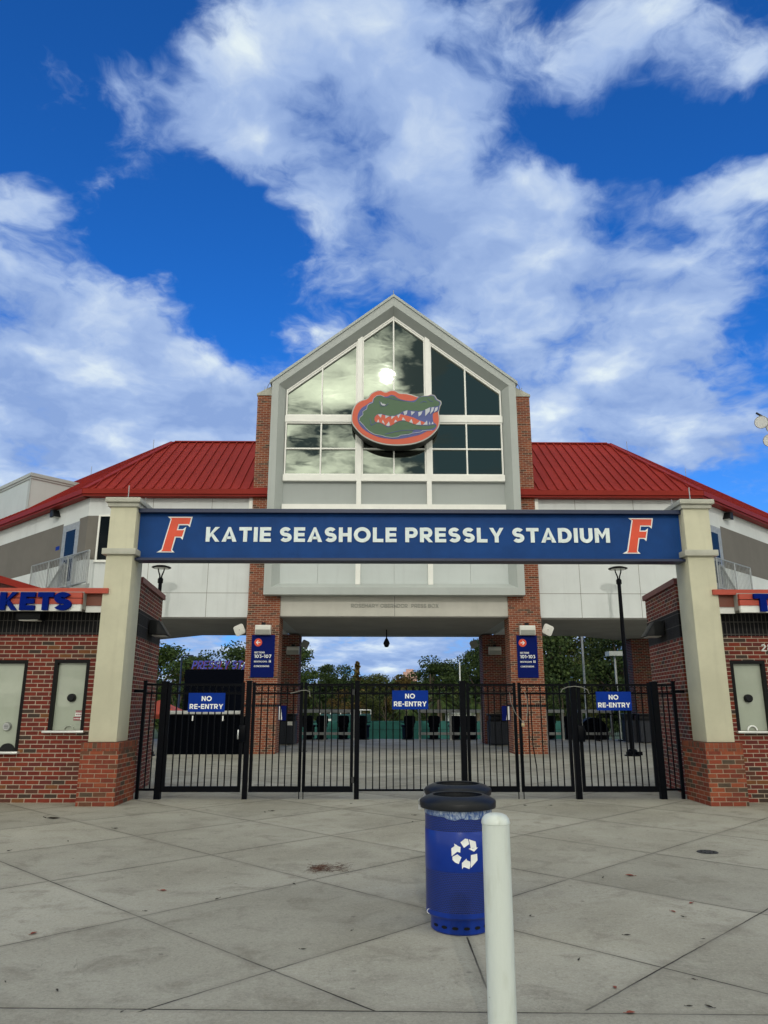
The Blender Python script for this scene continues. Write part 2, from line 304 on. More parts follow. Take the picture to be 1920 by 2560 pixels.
M_['bin_perf'] = perforated_mat()

def glass_mat():
    m = bpy.data.materials.new('reflective_glazing'); m.use_nodes = True
    q = N(m.node_tree); b = q.n['Principled BSDF']
    b.inputs['Base Color'].default_value = (0.20, 0.228, 0.198, 1); b.inputs['Metallic'].default_value = 1.0
    b.inputs['Roughness'].default_value = 0.012
    co = q.new('ShaderNodeTexCoord').outputs['Object']
    bn = q.new('ShaderNodeBump'); bn.inputs['Strength'].default_value = 0.05; bn.inputs['Distance'].default_value = 0.03
    q.set(bn.inputs['Height'], q.noise(q.vmath('MULTIPLY', co, (0.7, 0.7, 1.6)), 1.0, 2, 0.5, 0.6)); q.l.new(bn.outputs[0], b.inputs['Normal'])
    return m
M_['glass'] = glass_mat()
def dark_glass():
    m = mat('dark_glass', (0.006, 0.009, 0.012), 0.06, spec=0.14); return m
M_['dark_glass'] = dark_glass()
def blind_mat():
    m = mat('drawn_blind_behind_glass', (0.36, 0.40, 0.33), 0.25, var=0.05, vscale=2, spec=0.35, coat=0.5)
    return m
M_['blind'] = blind_mat()

def leaf_mat(name, a, b_, c):
    m = bpy.data.materials.new(name); m.use_nodes = True
    q = N(m.node_tree); b = q.n['Principled BSDF']; b.inputs['Roughness'].default_value = 0.65; b.inputs['Specular IOR Level'].default_value = 0.2
    isl = q.new('ShaderNodeNewGeometry').outputs['Random Per Island']
    q.set(b.inputs['Base Color'], q.ramp(isl, [(0.0, a), (0.55, b_), (1.0, c)]))
    return m
LEAF = [leaf_mat('oak_leaves', (0.018, 0.034, 0.012), (0.034, 0.062, 0.018), (0.068, 0.10, 0.028)),
        leaf_mat('dull_olive_leaves', (0.032, 0.044, 0.012), (0.055, 0.072, 0.019), (0.095, 0.11, 0.03)),
        leaf_mat('rusty_leaves', (0.05, 0.035, 0.012), (0.09, 0.06, 0.018), (0.14, 0.10, 0.025)),
        leaf_mat('pine_leaves', (0.024, 0.046, 0.012), (0.045, 0.082, 0.02), (0.085, 0.12, 0.03))]
M_['dry_leaf'] = mat('dry_red_leaf', (0.20, 0.045, 0.025), 0.7, var=0.3, vscale=40)
M_['dark_leaf'] = mat('dark_dead_leaf', (0.028, 0.022, 0.016), 0.8, var=0.3, vscale=40)
M_['needle'] = mat('rusty_pine_straw', (0.085, 0.032, 0.018), 0.9, var=0.3, vscale=20)

def concrete_mat():
    m = bpy.data.materials.new('broom_finished_concrete'); m.use_nodes = True
    q = N(m.node_tree); b = q.n['Principled BSDF']; b.inputs['Roughness'].default_value = 0.85; b.inputs['Specular IOR Level'].default_value = 0.25
    co = q.new('ShaderNodeNewGeometry').outputs['Position']
    x, y, z = q.sep(co)
    wob = q.math('MULTIPLY_ADD', q.noise(co, 6, 3), 0.012, -0.006)
    sxy = q.math('ADD', q.math('ADD', x, y), q.math('MULTIPLY', wob, 1.4)); dxy = q.math('ADD', q.math('SUBTRACT', y, x), q.math('MULTIPLY', wob, 1.4))
    def lines(v, off, step):
        t = q.math('DIVIDE', q.math('SUBTRACT', v, off), step)
        f = q.math('FRACT', t)
        return q.math('MULTIPLY', q.math('MINIMUM', f, q.math('SUBTRACT', 1.0, f)), step / 1.414), q.math('FLOOR', t)
    d1, c1 = lines(sxy, 3.68, 2.32)
    d2, c2 = lines(dxy, 3.75, 2.26)
    near = q.math('GREATER_THAN', y, 4.25)
    dd = q.math('MINIMUM', d1, d2)
    dd = q.math('ADD', dd, q.math('MULTIPLY', q.math('SUBTRACT', 1.0, near), 9.0))
    dt = q.math('ABSOLUTE', q.math('SUBTRACT', q.math('ADD', y, wob), q.math('MULTIPLY_ADD', x, -0.03, 4.23)))
    dt2 = q.math('ABSOLUTE', q.math('SUBTRACT', q.math('ADD', y, wob), 11.93))
    dg = q.math('ADD', q.math('ABSOLUTE', q.math('SUBTRACT', q.math('ADD', x, wob), 0.04)), q.math('MULTIPLY', q.math('GREATER_THAN', q.math('ABSOLUTE', q.math('SUBTRACT', y, 4.85)), 0.62), 9.0))
    djoint = q.math('MINIMUM', q.math('MINIMUM', dd, dt), dg)
    wid = q.math('MULTIPLY_ADD', q.noise(co, 2.3, 5, 0.7), 0.011, -0.001)
    joint = q.math('SUBTRACT', 1.0, q.map(q.math('SUBTRACT', djoint, wid), -0.003, 0.004))
    joint = q.math('MULTIPLY', joint, q.map(q.noise(co, 0.9, 4), 0.3, 0.6, 0.35, 1.0))
    soft = q.math('SUBTRACT', 1.0, q.map(djoint, 0.0, 0.07))
    soft2 = q.math('SUBTRACT', 1.0, q.map(dt2, 0.0, 0.012))
    # per-slab tone
    wn = q.new('ShaderNodeTexWhiteNoise', noise_dimensions='2D'); q.set(wn.inputs['Vector'], q.comb(c1, c2, 0.0))
    slab = q.math('MULTIPLY_ADD', wn.outputs['Value'], 0.22, 0.88)
    big = q.noise(co, 0.55, 6, 0.6, 0.4); mid = q.noise(co, 2.6, 7, 0.68, 0.5); fine = q.noise(co, 60, 4, 0.7); grit = q.noise(co, 260, 2, 0.6)
    col = q.mix(q.map(big, 0.3, 0.7), (0.315, 0.302, 0.250), (0.425, 0.415, 0.355))
    col = q.mix(q.map(mid, 0.48, 0.70, 0, 0.75), col, (0.245, 0.23, 0.19))
    col = q.mix(q.map(mid, 0.45, 0.28, 0, 0.4), col, (0.42, 0.395, 0.33))
    col = q.mix(q.map(fine, 0.35, 0.65, 0.0, 0.42), col, q.mix(1.0, col, (0.62, 0.62, 0.63), 'MULTIPLY'))
    agg = q.noise(co, 26, 5, 0.75)
    col = q.mix(q.map(agg, 0.52, 0.68, 0.0, 0.45), col, q.mix(1.0, col, (0.6, 0.6, 0.6), 'MULTIPLY'))
    col = q.mix(q.map(agg, 0.46, 0.32, 0.0, 0.35), col, (0.50, 0.48, 0.42))
    col = q.mix(q.map(grit, 0.60, 0.70, 0.0, 0.55), col, (0.56, 0.54, 0.49))
    gv = q.new('ShaderNodeTexVoronoi', voronoi_dimensions='2D'); q.set(gv.inputs['Vector'], co); gv.inputs['Scale'].default_value = 1.7
    gum = q.math('MULTIPLY', q.math('SUBTRACT', 1.0, q.map(gv.outputs['Distance'], 0.018, 0.032)), q.map(q.sep(gv.outputs['Color'])[0], 0.5, 0.7))
    col = q.mix(q.math('MULTIPLY', gum, 0.5), col, (0.11, 0.10, 0.09))
    cr = q.noise(q.vmath('ADD', co, (7, 3, 0)), 0.8, 6, 0.6, 1.2)
    crack = q.math('SUBTRACT', 1.0, q.map(q.math('ABSOLUTE', q.math('SUBTRACT', cr, 0.5)), 0.0, 0.0016))
    col = q.mix(q.math('MULTIPLY', crack, 0.4), col, (0.1, 0.095, 0.085))
    col = q.mix(1.0, col, q.comb(slab, slab, slab), 'MULTIPLY')
    col = q.mix(q.math('MULTIPLY', soft, 0.22), col, (0.12, 0.11, 0.095))
    col = q.mix(q.math('MULTIPLY', soft2, 0.35), col, (0.14, 0.13, 0.12))
    col = q.mix(joint, col, (0.028, 0.025, 0.022))
    q.set(b.inputs['Base Color'], col)
    bn = q.new('ShaderNodeBump'); bn.inputs['Strength'].default_value = 0.6; bn.inputs['Distance'].default_value = 0.008
    h = q.math('ADD', q.math('MULTIPLY', fine, 0.35), q.math('MULTIPLY', grit, 0.25))
    q.set(bn.inputs['Height'], q.math('SUBTRACT', h, q.math('MULTIPLY', joint, 1.5))); q.l.new(bn.outputs[0], b.inputs['Normal'])
    return m
M_['concrete'] = concrete_mat()
M_['slab'] = mat('raw_concrete', (0.33, 0.34, 0.33), 0.85, var=0.12, vscale=2, streak=0.3)

# ------------------------------------------------------------------ mesh builder
class MB:
    def __init__(s): s.v = []; s.f = []
    def add(s, vs, fs):
        o = len(s.v); s.v += [tuple(p) for p in vs]; s.f += [tuple(i + o for i in f) for f in fs]; return s
    def box(s, x0, x1, y0, y1, z0, z1):
        x0, x1 = sorted((x0, x1)); y0, y1 = sorted((y0, y1)); z0, z1 = sorted((z0, z1))
        return s.add([(x0, y0, z0), (x1, y0, z0), (x1, y1, z0), (x0, y1, z0), (x0, y0, z1), (x1, y0, z1), (x1, y1, z1), (x0, y1, z1)],
                     [(3, 2, 1, 0), (4, 5, 6, 7), (0, 1, 5, 4), (1, 2, 6, 5), (2, 3, 7, 6), (3, 0, 4, 7)])
    def extrude(s, pts, vec):
        n = len(pts); vec = Vector(vec); a = [Vector(p) for p in pts]; b = [p + vec for p in a]
        nrm = Vector((0, 0, 0))
        for i in range(n): nrm += a[i].cross(a[(i + 1) % n])
        if nrm.dot(vec) > 0: a.reverse(); b.reverse()
        fs = [tuple(t) for t in tess(a)] if n > 4 else [tuple(range(n))]
        s.add(a + b, fs + [tuple(i + n for i in reversed(f)) for f in fs] + [(i, i + n, (i + 1) % n + n, (i + 1) % n) for i in range(n)])
        return s
    def prism_z(s, pts, z0, z1): return s.extrude([(x, y, z0) for x, y in pts], (0, 0, z1 - z0))
    def prism_y(s, pts, y0, y1): return s.extrude([(x, y0, z) for x, z in pts], (0, y1 - y0, 0))
    def face(s, pts):
        return s.add(pts, [tuple(range(len(pts)))])
    def tube(s, pts, r, n=8, r2=None):
        pts = [Vector(p) for p in pts]; rings = []
        m = len(pts)
        for i, p in enumerate(pts):
            t = (pts[min(i + 1, m - 1)] - pts[max(i - 1, 0)]).normalized()
            a = t.orthogonal().normalized() if i == 0 else (rings[-1][1] - t * rings[-1][1].dot(t)).normalized()
            b = t.cross(a)
            rr = r if r2 is None else r + (r2 - r) * i / (m - 1)
            rings.append(([p + (a * math.cos(2 * PI * j / n) + b * math.sin(2 * PI * j / n)) * rr for j in range(n)], a))
        vs = [q for rg in rings for q in rg[0]]
        fs = [(i * n + j, i * n + (j + 1) % n, (i + 1) * n + (j + 1) % n, (i + 1) * n + j) for i in range(m - 1) for j in range(n)]
        fs += [tuple(reversed(range(n))), tuple((m - 1) * n + j for j in range(n))]
        return s.add(vs, fs)
    def lathe(s, prof, cx, cy, n=40, closed=False):
        m = len(prof)
        vs = [(cx + r * math.cos(2 * PI * j / n), cy + r * math.sin(2 * PI * j / n), z) for r, z in prof for j in range(n)]
        fs = [(i * n + j, i * n + (j + 1) % n, (i + 1) * n + (j + 1) % n, (i + 1) * n + j) for i in range(m - 1) for j in range(n)]
        if closed: fs += [((m - 1) * n + j, (m - 1) * n + (j + 1) % n, (j + 1) % n, j) for j in range(n)]
        return s.add(vs, fs)
    def torus(s, c, R_, r, axis='y', n=20, k_=6):
        vs = []; fs = []
        for i in range(n):
            a = 2 * PI * i / n
            for j in range(k_):
                b = 2 * PI * j / k_; q = R_ + r * math.cos(b); h = r * math.sin(b)
                vs.append((c[0] + q * math.cos(a), c[1] + h, c[2] + q * math.sin(a)) if axis == 'y' else (c[0] + q * math.cos(a), c[1] + q * math.sin(a), c[2] + h))
        for i in range(n):
            for j in range(k_):
                f = (i * k_ + j, ((i + 1) % n) * k_ + j, ((i + 1) % n) * k_ + (j + 1) % k_, i * k_ + (j + 1) % k_)
                fs.append(f if axis == 'z' else tuple(reversed(f)))
        return s.add(vs, fs)
    def mirror(s, sx):
        if sx < 0:
            s.v = [(-x, y, z) for x, y, z in s.v]; s.f = [tuple(reversed(f)) for f in s.f]
        return s

def tess(pts):
    r = tessellate_polygon([pts]); out = []
    nrm = Vector((0, 0, 0))
    for i in range(len(pts)): nrm += pts[i].cross(pts[(i + 1) % len(pts)])
    for t in r:
        a, b, c = (pts[i] for i in t)
        out.append(t if (b - a).cross(c - a).dot(nrm) > 0 else (t[0], t[2], t[1]))
    return out

ORG = {}
def finish(name, me, m, parent, org, smooth):
    ob = bpy.data.objects.new(name, me)
    COL.objects.link(ob)
    if m: me.materials.append(m)
    if smooth:
        for p in me.polygons: p.use_smooth = True
        me.set_sharp_from_angle(angle=rad(38))
    ob.location = org - (ORG[parent.name] if parent else Vector((0, 0, 0)))
    if parent: ob.parent = parent
    ORG[ob.name] = org
    return ob
def box_uv(me, off):
    uv = me.uv_layers.new(name='UVMap')
    for p in me.polygons:
        n = p.normal
        if abs(n.z) > 0.75: f = lambda c: (c.x, c.y)
        else:
            t = Vector((-n.y, n.x, 0)).normalized(); f = lambda c, t=t: (c.dot(t), c.z)
        for li in p.loop_indices:
            c = me.vertices[me.loops[li].vertex_index].co + off
            uv.data[li].uv = f(c)
def build(name, mb, m, parent=None, smooth=False, bevel=0.0, uvfun=None):
    xs = [p[0] for p in mb.v]; ys = [p[1] for p in mb.v]; zs = [p[2] for p in mb.v]
    org = Vector(((min(xs) + max(xs)) / 2, (min(ys) + max(ys)) / 2, min(zs)))
    me = bpy.data.meshes.new(name)
    me.from_pydata([Vector(p) - org for p in mb.v], [], mb.f); me.update()
    if bevel:
        bm = bmesh.new(); bm.from_mesh(me)
        bmesh.ops.remove_doubles(bm, verts=bm.verts, dist=1e-5)
        bmesh.ops.bevel(bm, geom=[e for e in bm.edges if len(e.link_faces) == 2 and e.calc_face_angle(0) > 0.5], offset=bevel, segments=2, affect='EDGES', profile=0.5)
        bm.to_mesh(me); bm.free(); me.update()
    if uvfun:
        uv = me.uv_layers.new(name='UVMap')
        for l in me.loops: uv.data[l.index].uv = uvfun(me.vertices[l.vertex_index].co + org)
    else: box_uv(me, org)
    return finish(name, me, m, parent, org, smooth or bool(bevel))
def thing(name, label, cat, loc=(0, 0, 0), group=None):
    o = bpy.data.objects.new(name, None); COL.objects.link(o); o.empty_display_size = 0.2
    o.location = loc; ORG[o.name] = Vector(loc); o['label'] = label; o['category'] = cat
    if group: o['group'] = group
    return o
def tag(o, label, cat, group=None):
    o['label'] = label; o['category'] = cat
    if group: o['group'] = group
    return o
def structure(o): o['kind'] = 'structure'; return o
def copy_part(o, dv, parent=None):
    c = o.copy(); COL.objects.link(c); c.parent = parent or o.parent; c.location = o.location + Vector(dv); ORG[c.name] = ORG[o.name] + Vector(dv); return c
def copy_tree(o, parent=None):
    c = o.copy(); COL.objects.link(c); c.parent = parent
    for ch in list(o.children): copy_tree(ch, c)
    return c
def place(o, loc, rz=0.0, sc=1.0):
    o.location = loc; o.rotation_euler = (0, 0, rz); o.scale = (sc, sc, sc); return o

# ------------------------------------------------------------------ lettering: bold geometric capitals drawn as strokes
def arc(cx, cy, rx, ry, a0, a1, n=14): return [(cx + rx * math.cos(rad(a0 + (a1 - a0) * i / n)), cy + ry * math.sin(rad(a0 + (a1 - a0) * i / n))) for i in range(n + 1)]
def glyph(ch, w):
    """pieces of a capital one unit high: ('p', polygon) or ('s', centre line); returns pieces, advance"""
    h = w / 2; q = w * 0.92; r = q / 2
    box = lambda a, b, c, d: ('p', [(a, c), (b, c), (b, d), (a, d)])
    if ch == 'I': return [box(0, w, 0, 1)], w
    if ch == 'E': return [box(0, w, 0, 1), box(w, .70, 0, q), box(w, .66, .5 - r, .5 + r), box(w, .69, 1 - q, 1)], .70
    if ch == 'L': return [box(0, w, 0, 1), box(w, .66, 0, q)], .66
    if ch == 'T': return [box(.39 - h, .39 + h, 0, 1 - q), box(0, .78, 1 - q, 1)], .78
    if ch == 'H': return [box(0, w, 0, 1), box(.80 - w, .80, 0, 1), box(w, .80 - w, .5 - r, .5 + r)], .80
    if ch == 'K': return [box(0, w, 0, 1), ('p', [(w, .25), (w, .53), (.57, 1), (.84, 1), (.445, .575)]), ('p', [(.31, .435), (.445, .575), (.86, 0), (.60, 0)])], .86
    if ch == 'A': 
        s = 1.16 * w
        return [('p', [(0, 0), (s * .93, 0), (.47, .74), (.47, 1), (.40, 1)]), ('p', [(.94, 0), (.54, 1), (.47, 1), (.47, .74), (.94 - s * .93, 0)]), ('p', [(.27, .19), (.67, .19), (.60, .36), (.34, .36)])], .94
    if ch == 'M': return [box(0, w, 0, 1), box(.94 - w, .94, 0, 1), ('p', [(w, .66), (w, 1), (.47, .56), (.47, .25)]), ('p', [(.47, .25), (.47, .56), (.94 - w, 1), (.94 - w, .66)])], .94
    if ch == 'N': return [box(0, w, 0, 1), box(.82 - w, .82, 0, 1), ('p', [(w, .66), (w, 1), (.82 - w, .34), (.82 - w, 0)])], .82
    if ch == 'Y': return [('p', [(0, 1), (.445 - h, .39), (.445, .39), (.445, .60), (.24, 1)]), ('p', [(.89, 1), (.65, 1), (.445, .60), (.445, .39), (.445 + h, .39)]), box(.445 - h, .445 + h, 0, .39)], .89
    if ch == 'X': return [('p', [(0, 1), (.25, 1), (.86, 0), (.61, 0)]), ('p', [(.62, 1), (.86, 1), (.555, .5), (.43, .69)]), ('p', [(.0, 0), (.24, 0), (.43, .31), (.305, .5)])], .86
    if ch == 'O': return [('s', arc(.53, .5, .53 - h, .5 + .012 - r, 0, 360, 36))], 1.06
    if ch == '0': return [('s', arc(.40, .5, .40 - h, .5 - r, 0, 360, 30))], .80
    if ch in 'CG':
        c = arc(.51, .5, .51 - h, .5 + .012 - r, 48, 312 if ch == 'C' else 318, 26)
        return ([('s', c)], .93) if ch == 'C' else ([('s', c), box(.54, .95, .40, .55), box(.95 - w, .95, .14, .40)], .97)
    if ch == 'U': return [('s', [(h, 1), (h, .42)] + arc(.40, .40, .40 - h, .41 - r, 180, 360, 18) + [(.80 - h, .42), (.80 - h, 1)])], .80
    if ch == 'D': return [box(0, w, 0, 1), ('s', [(w, 1 - r), (.38, 1 - r)] + arc(.38, .5, .48 - h, .5 - r, 90, -90, 20) + [(.38, r), (w, r)])], .86
    if ch in 'PR':
        p = [box(0, w, 0, 1), ('s', [(w, 1 - r), (.44, 1 - r)] + arc(.44, .655, .345 - h, .345 - r, 90, -90, 16) + [(.44, .31 + r), (w, .31 + r)])]
        if ch == 'R': p.append(('p', [(.30, .31), (.56, .31), (.81, 0), (.56, 0)])); return p, .81
        return p, .785
    if ch == 'B': return [box(0, w, 0, 1), ('s', [(w, 1 - r), (.42, 1 - r)] + arc(.42, .745, .33 - h, .255 - r, 90, -60, 14)), ('s', [(w, .49), (.44, .49)] + arc(.44, .27, .36 - h, .24, 80, -90, 14)[1:] + [(w, r)])], .80
    if ch == 'S':
        y_ = (.5 - r) / 2; return [('s', arc(.375, 1 - r - y_ , .36 - h, y_, 28, 270, 18) + arc(.385, r + y_, .375 - h, y_, 90, -152, 18))], .76
    if ch == '-': return [box(0, .40, .34, .34 + q)], .40
    if ch == '1': return [box(.20, .20 + w, 0, 1), ('p', [(0, .80), (.20, .86), (.20, 1), (.16, 1), (0, .94)])], .20 + w
    if ch == '3': return [('s', [(.03, 1 - r), (.60, 1 - r), (.36, .62)] + arc(.35, .315, .34 - h, .325 - r, 75, -140, 16))], .72
    if ch == '7': return [box(0, .70, 1 - q, 1), ('p', [(.46, 1 - q), (.70, 1 - q), (.36, 0), (.11, 0)])], .70
    if ch == '2': return [('s', arc(.35, .68, .33 - h, .31 - r, 160, -30, 14) + [(.12, r + .06)]), box(.0, .72, 0, q)], .72
    if ch == '8': return [('s', arc(.37, .74, .30 - h, .26 - r, 0, 360, 24)), ('s', arc(.37, .285, .36 - h, .285 - r, 0, 360, 24))], .74
    return [], .34
def strip(cl, w):
    n = len(cl); closed = math.hypot(cl[0][0] - cl[-1][0], cl[0][1] - cl[-1][1]) < 1e-6
    if closed: cl = cl[:-1]; n -= 1
    L = []; Rr = []
    for i in range(n):
        a = cl[i - 1] if (i or closed) else cl[0]; b = cl[(i + 1) % n] if (i < n - 1 or closed) else cl[-1]
        tx, ty = b[0] - a[0], b[1] - a[1]; d = math.hypot(tx, ty) or 1; nx, ny = -ty / d * w / 2, tx / d * w / 2
        L.append((cl[i][0] + nx, cl[i][1] + ny)); Rr.append((cl[i][0] - nx, cl[i][1] - ny))
    m = n if closed else n - 1
    return [[L[i], Rr[i], Rr[(i + 1) % n], L[(i + 1) % n]] for i in range(m)]
def glyphs(body, w=.2, shear=0.0, gap=.13):
    polys = []; x = 0
    for ch in body.upper():
        ps, adv = glyph(ch, w)
        for kind, pts in ps:
            for pl in ([pts] if kind == 'p' else strip(pts, w)):
                polys.append([(x + a + shear * b, b) for a, b in pl])
        x += adv + (gap if ch != ' ' else .06)
    return polys
def text_mb(body, x0, x1, z0, z1, yf, thick, w=.2, shear=0.0, gap=.13, mb=None):
    """lettering on a plane facing -Y, fitted to x0..x1 (x1 None keeps proportions), z0..z1"""
    ps = glyphs(body, w, shear, gap); mb = mb or MB()
    ax = min(p[0] for q in ps for p in q); bx = max(p[0] for q in ps for p in q)
    sz = z1 - z0; sx = sz if x1 is None else (x1 - x0) / (bx - ax)
    for q in ps: mb.prism_y([(x0 + (a - ax) * sx, z0 + b * sz) for a, b in q], yf, yf + thick)
    return mb
# ================================================================== SETTING
def sheet(name, x0, x1, y0, y1, z, m, d=0.0):
    mb = MB()
    if d: mb.box(x0, x1, y0, y1, z - d, z)
    else: mb.face([(x0, y0, z), (x1, y0, z), (x1, y1, z), (x0, y1, z)])
    return structure(build(name, mb, m))
sheet('ground', -1500, 1500, -1500, 2500, -3.0, M_['field'])
plaza = sheet('plaza_pavement', -90, 90, -90, 34.6, 0.0, M_['concrete'], 3.3)

# ================================================================== STADIUM BUILDING
bld = thing('stadium_building', 'white and brick stadium press box building with tall glazed gable and red metal wing roofs', 'building', (0, 28, 0))
DRX, DRY, NX, NY = 0.736, 0.677, 0.677, 0.736         # wing direction and its inward normal (mirrored for the left)
EX, EY, EZ = 10.5, 24.1, 8.55                         # eave corner
WX, WY = 10.38, 24.4                                  # wall corner
RX, RY, RZ = 8.82, 28.4, 11.8                         # ridge corner
L2 = 18.0

# tower body and its gable roof
tw = MB().prism_y([(-4.2, 4.3), (4.2, 4.3), (4.2, 12.3), (0, 15.55), (-4.2, 12.3)], 24.45, 32.0)
build('tower_wall', tw, M_['panel_grey'], bld)
cr = MB()
for s in (-1, 1):
    q = MB().prism_y([(4.33, 12.36), (4.33, 12.47), (0, 15.87), (0, 15.76)], 23.86, 32.2).mirror(s); cr.add(q.v, q.f)
build('tower_roof', cr, M_['frame_grey'], bld)
# grey surround: flat outer face, splayed inner face
O_ = [(-4.26, 4.95), (4.26, 4.95), (4.26, 12.40), (0, 15.75), (-4.26, 12.40)]
M1 = [(-4.02, 5.19), (4.02, 5.19), (4.02, 12.33), (0, 15.42), (-4.02, 12.33)]
I_ = [(-3.80, 5.36), (3.80, 5.36), (3.80, 12.25), (0, 15.18), (-3.80, 12.25)]
yF, yG = 23.9, 24.24
fr = MB(); n = 5
fr.add([(x, yF, z) for x, z in O_] + [(x, yF, z) for x, z in M1] + [(x, yG, z) for x, z in I_] + [(x, 24.45, z) for x, z in O_] + [(x, 24.45, z) for x, z in I_],
       [(i, (i + 1) % n, n + (i + 1) % n, n + i) for i in range(n)] + [(n + i, n + (i + 1) % n, 2 * n + (i + 1) % n, 2 * n + i) for i in range(n)] +
       [(i, 3 * n + i, 3 * n + (i + 1) % n, (i + 1) % n) for i in range(n)] + [(2 * n + i, 2 * n + (i + 1) % n, 4 * n + (i + 1) % n, 4 * n + i) for i in range(n)])
build('gable_surround', fr, M_['frame_grey'], bld)
# panels below the glass
pz = MB()
for a, b in ((-3.8, -1.29), (-1.115, 1.115), (1.29, 3.8)): pz.box(a, b, 24.28, 24.34, 8.06, 8.88)
build('spandrel_panel', pz, M_['panel_grey'], bld)
pz = MB()
for a, b in ((-3.8, -1.29), (-1.115, 1.115), (1.29, 3.8)):
    for c, d in ((a, (a + b) / 2 - .004), ((a + b) / 2 + .004, b)): pz.box(c, d, 24.28, 24.34, 5.2, 7.86)
build('lower_panel', pz, M_['panel_pale'], bld)
for s in (-1, 1):
    build('pilaster', MB().prism_y([(1.12, 5.32), (1.285, 5.32), (1.285, 15.18 - .771 * 1.285), (1.12, 15.18 - .771 * 1.12)], 24.13, 24.40).mirror(s), M_['white_metal'], bld)
def hbar(name, z0, z1, y0=24.16, xr=3.86):
    mb = MB()
    for a, b in ((-xr, -1.286), (-1.119, 1.119), (1.286, xr)): mb.box(a, b, y0, 24.40, z0, z1)
    build(name, mb, M_['white_metal'], bld)
hbar('transom', 11.04, 11.27, xr=3.80); hbar('sill', 8.88, 9.10, 24.12, 3.80); hbar('white_band', 7.86, 8.06, 24.14, 3.80)
# windows: upper gable windows and lower windows, one per bay
def zr(x): return 15.16 - .771 * abs(x)
def win(x0, x1, z0, upper, z1=None):
    yb0, yb1 = 24.19, 24.30
    mb = MB(); t = 0.05
    xm = {True: (x0 + x1) / 2}[True]
    if x0 < 0 < x1: xm = 0.0
    elif x1 <= 0: xm = -2.53
    else: xm = 2.53
    if upper:
        top = [(x1, zr(x1)), (x0, zr(x0))] if not (x0 < 0 < x1) else [(x1, zr(x1)), (0, zr(0)), (x0, zr(x0))]
        poly = [(x0, z0), (x1, z0)] + top
        seq = [(x0, x0 + t), (xm - t / 2, xm + t / 2), (x1 - t, x1)]
        for a, b in seq: mb.prism_y([(a, z0), (b, z0), (b, zr(b) - .005), (a, zr(a) - .005)] if a * b >= 0 else [(a, z0), (b, z0), (b, zr(b)), (0, zr(0)), (a, zr(a))], yb0, yb1)
        mb.box(x0 + t, xm - t / 2, yb0, yb1, z0, z0 + t); mb.box(xm + t / 2, x1 - t, yb0, yb1, z0, z0 + t)
        for a, b in ((x0 + t, xm - t / 2), (xm + t / 2, x1 - t)):
            mb.prism_y([(a, zr(a) - .16), (b, zr(b) - .16), (b, zr(b) - .095), (a, zr(a) - .095)], yb0 - .01, yb1)
            mb.prism_y([(a, zr(a) - .065), (b, zr(b) - .065), (b, zr(b) - .004), (a, zr(a) - .004)], yb0 + .005, yb1)
    else:
        poly = [(x0, z0), (x1, z0), (x1, z1), (x0, z1)]
        for a, b in ((x0, x0 + t), (xm - t / 2, xm + t / 2), (x1 - t, x1)): mb.box(a, b, yb0, yb1, z0, z1)
        for a, b in ((x0 + t, xm - t / 2), (xm + t / 2, x1 - t)):
            for c, d in ((z0, z0 + t), (10.04, 10.09), (z1 - t, z1)): mb.box(a, b, yb0 + .003, yb1, c, d)
    f = build('window', mb, M_['white_metal'], bld)
    build('pane', MB().prism_y([(x, z) for x, z in poly], 24.262, 24.275), M_['glass'], f)
for a, b in ((-3.78, -1.288), (-1.117, 1.117), (1.288, 3.78)):
    win(a, b, 11.272, True); win(a, b, 9.102, False, 11.038)

# brick columns either side, thicker piers below, rear piers
for s in (-1, 1):
    mb = MB().box(4.262, 4.80, 24.25, 25.1, 4.95, 12.05); mb.box(3.74, 4.80, 24.251, 25.1, 4.31, 4.95)
    build('brick_column', mb.mirror(s), M_['brick_pier'], bld)
    build('column_cap', MB().prism_y([(4.262, 12.05), (4.83, 12.05), (4.83, 12.12), (4.27, 12.42)], 24.22, 25.2).mirror(s), M_['stucco_trim'], bld)
    mb = MB().box(3.74, 4.80, 24.19, 25.1, 0, 1.42).box(3.74, 4.80, 24.19, 25.1, 1.50, 4.30)
    pier = build('brick_pier', mb.mirror(s), M_['brick_pier'], bld)
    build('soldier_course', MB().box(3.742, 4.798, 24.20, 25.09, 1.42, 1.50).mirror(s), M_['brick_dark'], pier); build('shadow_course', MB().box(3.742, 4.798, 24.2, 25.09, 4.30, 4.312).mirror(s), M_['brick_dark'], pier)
    build('rear_pier', MB().box(3.72, 4.72, 30.4, 31.4, 0, 4.25).mirror(s), M_['brick_red'], bld)
    build('rear_pier', MB().box(10.2, 11.2, 31.6, 32.6, 0, 4.2).mirror(s), M_['brick_red'], bld)
# entrance beam and soffits
bm_ = build('entrance_beam', MB().box(-3.738, 3.738, 24.30, 30.9, 4.30, 4.96), M_['beam_stucco'], bld)
build('lettering', text_mb('ROSEMARY OBERNDORF PRESS BOX', -1.42, 1.46, 4.585, 4.70, 24.272, 0.028, .14), M_['speaker_grille'], bm_)
build('control_joint', MB().box(0.008, 0.018, 24.297, 24.305, 4.30, 4.95), M_['lamp_dark'], bm_)
build('entrance_soffit', MB().box(-3.738, 3.738, 24.33, 30.95, 4.27, 4.30), M_['soffit'], bld)

